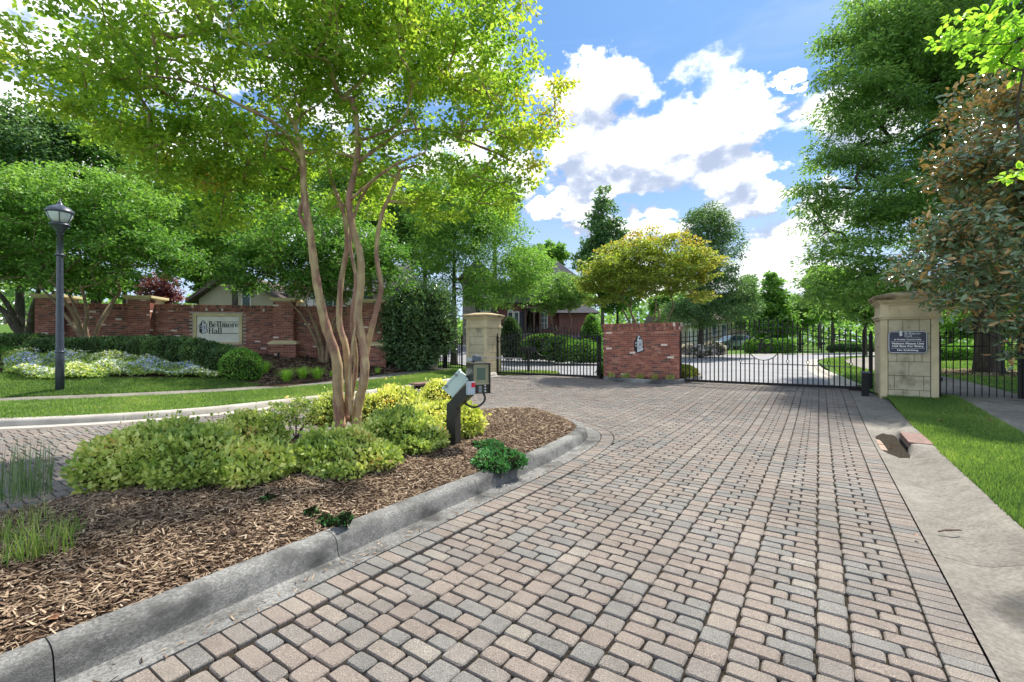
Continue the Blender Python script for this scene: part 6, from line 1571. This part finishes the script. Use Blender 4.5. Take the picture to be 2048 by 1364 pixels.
abelia('pale golden shrub just behind the call box post', [isl(880, 798, 6.4, .34, .5), isl(850, 815, 6.2, .30, .5), isl(905, 825, 6.0, .24, .4)], 3200, L_abelg)
abelia('small pale golden shrub right of the call box post', [isl(935, 805, 6.25, .22, .4), isl(925, 830, 6.05, .2, .4)], 1900, L_abelg)
abelia('yellow shrub behind the big trunk on its right', [isl(790, 768, 7.7, .46, .5), isl(745, 785, 7.5, .36, .5), isl(830, 795, 7.4, .32, .4)], 3800, L_abelg)
abelia('yellow shrub at the far end of the island before the red drain', [isl(878, 755, 8.3, .34, .5), isl(905, 775, 8.2, .25, .4), isl(850, 785, 8.1, .22, .4)], 2600, L_abelg)
abelia('green shrub behind the big trunk on its left', [isl(665, 780, 7.4, .30, .5), isl(645, 805, 7.2, .22, .4)], 2200)
abelia('dark green gold shrub in the back row, left of the sparse one', [isl(500, 820, 5.9, .36, .5), isl(455, 840, 5.7, .26, .4), isl(540, 845, 5.8, .22, .4)], 3000)
abelia('back row shrub at the left, behind the front left one', [isl(345, 838, 5.2, .34, .5), isl(400, 845, 5.3, .30, .5)], 2800)
# sparse twiggy one
def sparse():
    x, y = (592-1024)/910*6.3, 6.3; z = isl_h(x, y)-.02
    st_ = [([(x, y, z), (x+dx*.3, y+dy*.3, z+.15), (x+dx, y+dy, z+.33)], .012, .006) for dx, dy in ((-.18, 0), (.16, .05), (-.05, .12), (.05, -.1), (.25, -.05))]
    tree('sparse_shrub', 'sparse twiggy shrub with bare stems in the back row of the island', 'shrub', (x, y, z), [(x, y, z+.42, .40, .32, .20)], st_, 120, 11, .055, .045, L_abel, M_barkd, r_tip=.0016, rmax=.008, zmin=z+.2, step=.08, roots=False)
sparse()
q = gp(985, 915, .22)
shrub('creeping_juniper', 'bright green creeping plant spilling over the island kerb', 'ground cover', [(-.28, 5.55, .19, .17, .20, .08), (-.16, 5.22, .18, .22, .20, .09), (-.02, 5.05, .17, .18, .16, .07), (-.42, 5.62, .18, .10, .14, .06), (-.30, 4.95, .17, .14, .12, .06), (-.20, 4.82, .16, .16, .08, .055)],
      2600, .035, L_junip, M_core, asp=.30, depth=.04, zf=.10)
for i, (px, py, n) in enumerate([(655, 1033, 160), (690, 1038, 60), (532, 1010, 50), (628, 1022, 50)]):
    x, y, z = gp(px, py, .2); z = isl_h(x, y) or .2
    shrub('weed', ['dark green weed in the mulch near the kerb', 'tiny weed right of the dark green weed', 'tiny green sprout below the front shrubs', 'tiny sprout left of the dark green weed'][i], 'weed', [(x, y, z, .05+.02*(i == 0), .05, .03)], n, .022, L_junip, M_core, zf=.1, depth=.02)

# ---- tufts of blades
def blades(P, H, lean, wid, mat, name, tint=None, parent=None, seg=2, off=None, **kw):
    n = len(P); az = rng.random(n)*2*np.pi; D = np.stack([np.cos(az), np.sin(az), np.zeros(n)], 1); S = np.stack([-np.sin(az), np.cos(az), np.zeros(n)], 1)
    H = H[:, None]; l = lean[:, None]; Z = np.array([[0, 0, 1.]])
    b0 = P-S*wid; b1 = P+S*wid; m0 = P+Z*H*.55+D*l*.3-S*wid*.8; m1 = P+Z*H*.55+D*l*.3+S*wid*.8; t = P+Z*H*(1-.1)+D*l
    V = np.stack([b0, b1, m1, m0, t], 1).reshape(-1, 3); i = np.arange(n)[:, None]*5
    F = np.concatenate([i+np.array(f) for f in ([0, 1, 2], [0, 2, 3], [3, 2, 4])])
    if tint is None: tint = rng.random(n)
    return np_mesh(name, V if off is None else V-np.array(off), F, mat, tint=np.repeat(np.clip(tint, 0, 1), 5), parent=parent, **kw)
def tuft(name, label, cat, x, y, z, n, h, r, mat, wid=.006, group=None, spread=.6, tb=.5):
    root = empty(name, (x, y, z), 0, label, cat, group); a = rng.random(n)*6.28; q = rng.random(n)**.5*r
    P = np.stack([np.cos(a)*q, np.sin(a)*q, np.zeros(n)-.01], 1)
    blades(P, h*rng.uniform(.5, 1.1, n), h*spread*rng.random(n), wid, mat, 'blades', tint=np.clip(tb+rng.normal(size=n)*.22, 0, 1), parent=root)
for px, py, lab in ((530, 745, 'leftmost of four bright lily tufts, beside the round bright shrub'), (573, 762, 'second bright lily tuft, in front of the others'), (605, 756, 'third bright lily tuft from the left'), (635, 757, 'rightmost of the four bright lily tufts in the bed')):
    x, y, z = gp(px, py, .14); tuft('lily_tuft', lab, 'plant', x, y, z, 260, .44, .09, L_lily, .008, 'bright lily tufts in the bed', spread=1.1)
for px, py, lab in ((755, 745, 'small lily tuft behind the big trunk near the plinth'), (665, 752, 'small lily tuft just left of the big trunk')):
    x, y, z = gp(px, py, .14); tuft('lily_tuft', lab, 'plant', x, y, z, 90, .24, .09, L_lily, .008, 'bright lily tufts in the bed')
x, y = -4.35, 4.05; tuft('horsetail', 'tall thin blue green rushes at the left edge of the island', 'rushes', x, y, .12, 130, .60, .20, leafmat('rush', [(0, (.04, .09, .02)), (1, (.13, .20, .06))], .2), .003, spread=.3)
for i, (px, py, n, h) in enumerate([(45, 1140, 90, .26), (110, 1120, 80, .24), (130, 1085, 50, .17), (15, 1100, 60, .22), (75, 1060, 40, .2)]):
    x, y, z = gp(px, py, .2); z = isl_h(x, y) or .18
    tuft('grass_sprouts', ['thin grass sprouts nearest the kerb at the left edge', 'grass sprouts right of the nearest ones', 'short sprouts in the mulch below the rushes', 'grass sprouts cut by the left picture edge', 'small sprouts just under the rushes'][i], 'grass', x, y, z, n, h, .09, L_grass, .0022, 'grass sprouts in the mulch', .7, .6)
for i in range(5):
    q_ = .12+.19*i; x = gl[0]+(gr[0]-gl[0])*q_-.18*.52*.8; y = gl[1]+(gr[1]-gl[1])*q_-.26
    tuft('wall_tuft', ['first', 'second', 'third', 'fourth', 'fifth'][i]+' yellow green tuft from the left under the gate wall', 'plant', x, y, Gf(x, y)+.11, 70, .24, .13, leafmat('wall_tuft', [(0, (.08, .13, .02)), (1, (.32, .32, .06))], .3), .007, 'tufts along the foot of the gate wall')

# ---- hedges
def ground_lobe(px, ptop, Y, rx, ry, extra=0):
    x = (px-1024)/910*Y; z0 = Gf(x, Y)+.12; zt = CAMZ+(682-ptop)/910*Y; h = max(.2, zt-z0); return (x, Y, z0+h*.45, rx, ry, h*.56)
lob = []
for k in range(15):
    px = 88+k*25.5; top = 677+2.5*math.cos(k*.4)+(max(0, k-11))**2*1.9-2; Y = 14.0+.5*math.sin(k*.2)-.02*k; lob.append(ground_lobe(px, top, Y, .42, .52))
shrub('clipped_hedge', 'long low clipped dark hedge curving in front of the brick wall', 'hedge', lob, 21000, .05, L_hedge, M_core, asp=.35, depth=.06, six=False, rnd=.6)
shrub('round_shrub', 'dark rounded shrub at the right end of the long hedge', 'shrub', [ground_lobe(448, 690, 14.0, .55, .45), ground_lobe(430, 688, 14.1, .45, .45)], 3600, .05, L_hedge, M_core, depth=.05, six=False)
shrub('round_shrub', 'bright green rounded shrub right of the dark one', 'shrub', [ground_lobe(482, 697, 13.5, .50, .42), ground_lobe(500, 704, 13.5, .34, .36), ground_lobe(462, 706, 13.4, .3, .3)], 4200, .045, L_hedge2, M_core, depth=.05, six=False)
shrub('clipped_hedge', 'dark hedge at the far left edge before the first pier', 'hedge', [ground_lobe(px, 668, 15.6, .75, .7) for px in (-60, -20, 15, 48, 70)], 6500, .06, L_hedge, M_core, depth=.08, six=False)
shrub('round_shrub', 'light green low shrub at the left edge below the hedge', 'shrub', [ground_lobe(px, 695, 14.0, .45, .3) for px in (-30, 5, 30)], 1800, .05, L_hedge2, M_core, depth=.05, six=False)
# flower bed
fl = {'blue_flowers': [], 'white_flowers': [], 'yellow_flowers': []}; gr_ = []
while sum(map(len, fl.values())) < 8000:
    px = random.uniform(10, 440); py = random.uniform(698, 758)
    topl = 712-14*math.exp(-((px-300)/120)**2)-4*math.exp(-((px-120)/60)**2); botl = 752+5*math.sin(px/60)-max(0, 60-px)*.3
    if py < topl or py > botl+4: continue
    if px > 400 and py < 715: continue
    x, y, z = gp(px, py, .15); hn = math.sin(x*4.1+math.sin(y*3))*math.sin(y*4.7+x); h = .15+.12*hn
    for _ in range(2): gr_.append((x+random.uniform(-.08, .08), y+random.uniform(-.08, .08), z+h*random.uniform(.2, 1.0)))
    if hn < -.25 and random.random() < .75: continue
    v = math.sin(x*1.9+y*1.1)+math.sin(y*3.3-x*.8)+random.uniform(-.8, .8)
    k = 'blue_flowers' if v > .35 else ('yellow_flowers' if v < -1.2 or (px < 70 and random.random() < .6) else 'white_flowers')
    if random.random() < .18: k = random.choice(list(fl))
    fl[k].append((x, y, z+h*random.uniform(.6, 1.1)))
for k, c in (('blue_flowers', [(0, (.16, .20, .55)), (1, (.38, .42, .80))]), ('white_flowers', [(0, (.50, .55, .68)), (1, (.80, .80, .78))]), ('yellow_flowers', [(0, (.60, .48, .05)), (1, (.75, .68, .20))])):
    P = np.array(fl[k]); V, F, tn = leaf_arrays(np.repeat(P, 2, 0), rng.normal(size=(len(P)*2, 3))*np.array([1, 1, .3])+np.array([0, -.1, .3]), rng.normal(size=(len(P)*2, 3))*.4+np.array([0, -.8, .8]), np.full(len(P)*2, .055), np.full(len(P)*2, .022), rng.random(len(P)*2))
    np_mesh(k, V, F, leafmat('petal_'+k, c, .3), tint=tn, kind='stuff')
P = np.array(gr_); V, F, tn = leaf_arrays(P, rng.normal(size=P.shape)+np.array([0, 0, .8]), rng.normal(size=P.shape)+np.array([0, -.3, .6]), np.full(len(P), .085), np.full(len(P), .022), rng.random(len(P)))
np_mesh('flower_bed_leaves', V, F, leafmat('flower_leaf', [(0, (.07, .13, .02)), (1, (.24, .32, .06))], .4), tint=tn, kind='stuff')

# shrubs beyond the gates
shrub('cone_shrub', 'bluish rounded cone shrub left of the brick house porch', 'shrub', [ground_lobe(1022, 640, 26.8, .62, .6), (W(1020, 648, 26.8)[0], 26.8, W(1020, 655, 26.8)[2], .38, .38, .6)], 3000, .11, L_hedge, M_core, six=False, depth=.1)
shrub('cone_shrub', 'green pointed arborvitae beside the brick side wall', 'shrub', [ground_lobe(1183, 638, 27.5, .62, .6), (W(1183, 650, 27.5)[0], 27.5, W(1183, 650, 27.5)[2], .35, .35, .65)], 2600, .11, L_hedge2, M_core, six=False, depth=.08)
shrub('mound_shrub', 'wide mounded shrub on the lawn, right behind the left gate', 'shrub', [ground_lobe(1125, 672, 25.2, 1.1, .9), ground_lobe(1160, 680, 24.8, 1.2, .9), ground_lobe(1190, 692, 24.5, .9, .8)], 5200, .10, L_hedge2, M_core, six=False, depth=.12)
shrub('mound_shrub', 'pale mounded shrub below the porch of the brick house', 'shrub', [ground_lobe(1070, 670, 27, .75, .7), ground_lobe(1092, 668, 27.2, .8, .7), ground_lobe(1050, 685, 26.5, .5, .5)], 3000, .10, L_lite, M_core, six=False, depth=.12)
shrub('purple_bed', 'strip of dark purple flowers along the brick side wall', 'flower bed', [ground_lobe(px, 672, 29.5, .6, .5) for px in (1120, 1140, 1160, 1178, 1196)], 3600, .09, leafmat('purple_flower', [(0, (.03, .03, .06)), (1, (.16, .12, .30))], .2), M_core, six=False, depth=.1)
for i, (px, top, Y) in enumerate(((1378, 688, 34), (1424, 684, 33.6), (1398, 690, 32))):
    shrub('azalea', ['pink white azalea left of the willow oak trunk beyond the gate', 'pink white azalea right of the willow oak trunk beyond the gate', 'low azalea at the foot of the willow oak beyond the gate'][i], 'shrub', [ground_lobe(px, top, Y, .65, .55), ground_lobe(px+14, top+4, Y, .5, .5)], 1900, .10, L_azal, M_core, six=False, depth=.1)
shrub('box_hedge', 'bright clipped box hedge right of the parked car', 'hedge', [ground_lobe(px, 678, 37.5, .8, .7) for px in (1508, 1525, 1542, 1558, 1570)], 6500, .12, L_hedge2, M_core, six=False, depth=.06)
shrub('low_hedge', 'dark low hedge left of the right pier across the far road', 'hedge', [ground_lobe(px, 690, 40, 1.0, .8) for px in (1680, 1702, 1724, 1746)], 4500, .14, L_hedge, M_core, six=False, depth=.1)
shrub('clipped_hedge', 'bright clipped hedge seen through the walk gate', 'hedge', [ground_lobe(px, 690, 25.5, .9, .7) for px in (1850, 1880, 1910, 1940, 1970, 2000)], 11000, .10, L_hedge2, M_core, six=False, depth=.06)
shrub('median_shrub', 'yellow green low shrub behind the right end of the gate wall', 'shrub', [(5.9, 15.6, .38, .45, .4, .30), (6.1, 16.2, .36, .45, .4, .28), (5.7, 15.2, .34, .3, .3, .22)], 2200, .06, L_gold, M_coreg, six=False, depth=.08)
shrub('median_shrub', 'small green shrub behind the left end of the gate wall', 'shrub', [(3.5, 16.6, .40, .35, .35, .35), (3.3, 16.2, .36, .28, .28, .26)], 1600, .06, L_hedge2, M_core, six=False, depth=.08)

# ---- garden spotlights in the bed
for px, py, lab in ((557, 716, 'black garden spotlight on a stake before the third pier'), (615, 722, 'small black garden spotlight at the foot of the pale stems')):
    x, y, z = gp(px, py, .14); r = empty('garden_spotlight', (x, y, z), .3, lab, 'garden light'); m = MB(); m.box(-.015, .015, -.015, .015, -.05, .12); m.build('stake', M_iron, r); m = MB(); m.M = Matrix.Translation((0, 0, .14)) @ Matrix.Rotation(R(-50), 4, 'X'); m.lathe([(.03, -.06), (.05, .0), (.05, .05), (.042, .05)], 10); m.build('lamp_head', M_iron, r)

# ---- grass
def grass(name, gen, n, h, wid, zoff, lean=.03, tb=.42):
    P = gen(n); P = P[(P[:, 1] > .6)]
    P = np.column_stack([P, G(P[:, 0], P[:, 1])+zoff])
    k = np.sin(P[:, 0]*1.7+P[:, 1]*.9)*.10+np.sin(P[:, 0]*.6-P[:, 1]*1.3)*.09+np.sin(P[:, 0]*4.3+2*np.sin(P[:, 1]*3.1))*.08
    blades(P, h*rng.uniform(.5, 1.15, len(P)), lean*rng.random(len(P)), wid, L_grass, name, tint=np.clip(tb+k+rng.normal(size=len(P))*.17, 0, 1), kind='stuff')
def gen_st(s0, s1, t0, t1, bias=1.):
    def f(n):
        s = s0+(s1-s0)*rng.random(n)**bias; a = t0(s) if callable(t0) else t0; b_ = t1(s) if callable(t1) else t1; t = a+(b_-a)*rng.random(n)
        return np.stack([UX*s+UY*t, UY*s-UX*t], 1)
    return f
def no_pier(f):
    def g(n):
        P = f(n); s, t = st(P[:, 0], P[:, 1]); return P[~((s > 13.25) & (s < 14.6) & (t > 1.0) & (t < 2.3))]
    return g
grass('near_grass', gen_st(1.2, 8, 1.255, 2.55, 1.2), 60000, .075, .0035, .085, .045)
grass('near_grass', no_pier(gen_st(7.5, 13.9, 1.25, 2.50)), 42000, .075, .0045, .085, .045)
grass('verge_grass', gen_st(-1, 14.2, lambda s: tcurb(s)-.02, lambda s: twalk(s)+.02), 80000, .06, .0055, .11, .04, .5)
def lawn_left(n):
    out = []
    while len(out) < n//1:
        s = rng.uniform(-2, 9.5, n); d = rng.random(n)*4.5; t = twalk(s)-1.0-d; x = UX*s+UY*t; y = UY*s-UX*t
        g = G(x, y)+.12; px = 1024+910*x/y; py = 682+910*(CAMZ-g)/y
        fr = np.interp(px, [-200, 0, 200, 430, 490, 560], [738, 747, 757, 757, 765, 776])
        ok = (py > fr) & (y > 4) & (px < 560); out += list(zip(x[ok], y[ok]))
    return np.array(out[:n])
grass('lawn_grass', lawn_left, 70000, .075, .006, .115, .05, .36)
def behind(n):
    x = rng.uniform(9, 30, n*2); y = rng.uniform(11.5, 30, n*2); edge = np.interp(y, [12.9, 17, 21.2, 25, 28.4, 32], [9.95, 12.2, 14.8, 17.0, 19.7, 25.2]); P2 = np.array(pc)[:, :2]
    d = np.min(np.hypot(x[:, None]-P2[None, :, 0], y[:, None]-P2[None, :, 1]), axis=1); ok = (x > edge) & (d > .85); return np.stack([x[ok], y[ok]], 1)[:n]
grass('far_grass', behind, 60000, .08, .009, .085, .05)
def house_lawn(n):
    x = rng.uniform(-6, 7.5, n*2); y = rng.uniform(28, 33.5, n*2); fr = np.interp(x, [-6, -.7, 2.5, 5.5, 9], [34.9, 32.3, 29.9, 28.3, 30.3]); ok = y > fr; return np.stack([x[ok], y[ok]], 1)[:n]
grass('house_lawn_grass', house_lawn, 16000, .09, .014, -.05, .05, .5)
def patch(n): a = rng.random(n)*6.28; q_ = rng.random(n)**.5; return np.stack([mb_[0]+1.2*q_*np.cos(a), mb_[1]+.9*q_*np.sin(a)], 1)
th = np.linspace(0, 2*np.pi, 25)
loft('grass_patch', [(mb_[0]+1.3*math.cos(a), mb_[1]+1.0*math.sin(a)) for a in th[:13]], [(mb_[0]+1.3*math.cos(-a), mb_[1]+1.0*math.sin(-a)) for a in th[:13]], 6, .03, M_grassbase, kind='structure')
grass('grass_patch_blades', patch, 5000, .08, .01, .03, .05, .6)
# mulch ring with fallen leaves round the willow oak
tx, ty = (1978-1024)/910*16.6, 16.6
th = np.linspace(0, np.pi, 14)
loft('tree_ring', [(tx+2.6*math.cos(a), ty+1.9*math.sin(a)) for a in th], [(tx+2.6*math.cos(-a), ty+1.9*math.sin(-a)) for a in th], 8, .10, M_mulch, kind='structure')
P = []; 
for _ in range(2600): a = random.random()*6.28; q_ = random.random()**.5; x = tx+2.6*q_*math.cos(a); y = ty+1.9*q_*math.sin(a); P.append((x, y, Gf(x, y)+.125))
chips('tree_ring_litter', P, .13, k=1.0)
# fallen magnolia leaves
L_fall = leafmat('fallen_leaf', [(0, (.12, .06, .03)), (.5, (.28, .12, .05)), (1, (.40, .26, .12))], .1, mul=.9)
for i, (px, py, off, sz, lab) in enumerate([(1877, 843, .13, .11, 'red brown fallen leaf lying in the right grass'), (1000, 962, .02, .08, 'brown fallen leaf on the island gutter'), (118, 1245, .15, .07, 'orange brown leaf in the mulch by the near kerb'), (1830, 1070, .03, .05, 'small dark leaf at the edge of the right gutter'), (1776, 893, .0, .07, 'pale fallen leaf near the right storm drain'), (1930, 820, .13, .09, 'fallen leaf at the edge of the right path'), (1985, 842, .13, .09, 'brown fallen leaf on the right path')]):
    x, y, z = gp(px, py, off)
    if i in (2,): z = (isl_h(x, y) or .14)+.004
    V, F, tn = leaf_arrays(np.array([[0, 0, .012]]), np.array([[1., .3, .08]]), np.array([[0, .25, 1.]]), np.array([sz]), np.array([sz*.3]), np.array([.5]), six=True)
    o = np_mesh('fallen_leaf', V, F, L_fall, tint=tn, label=lab, cat='leaf', group='single fallen leaves'); o.location = (x, y, z); o.rotation_euler = (0, 0, i*1.3)
# far wood closing the view
n = 26000; az = rng.uniform(-1.15, 1.15, n); d = rng.uniform(75, 105, n); x = np.sin(az)*d; y = np.cos(az)*d
hh = 5.2+1.6*np.sin(az*9)+1.2*np.sin(az*23+1)+.8*np.sin(az*51); z = G(x, y)+rng.random(n)**.8*hh
V, F, tn = leaf_arrays(np.stack([x, y, z], 1), rng.normal(size=(n, 3)), rng.normal(size=(n, 3))+np.array([0, 0, .6]), rng.uniform(.5, 1.0, n), rng.uniform(.2, .4, n), np.clip(.4+.2*np.sin(az*40)+rng.normal(size=n)*.2, 0, 1))
np_mesh('far_wood', V, F, L_oak, tint=tn, kind='stuff')
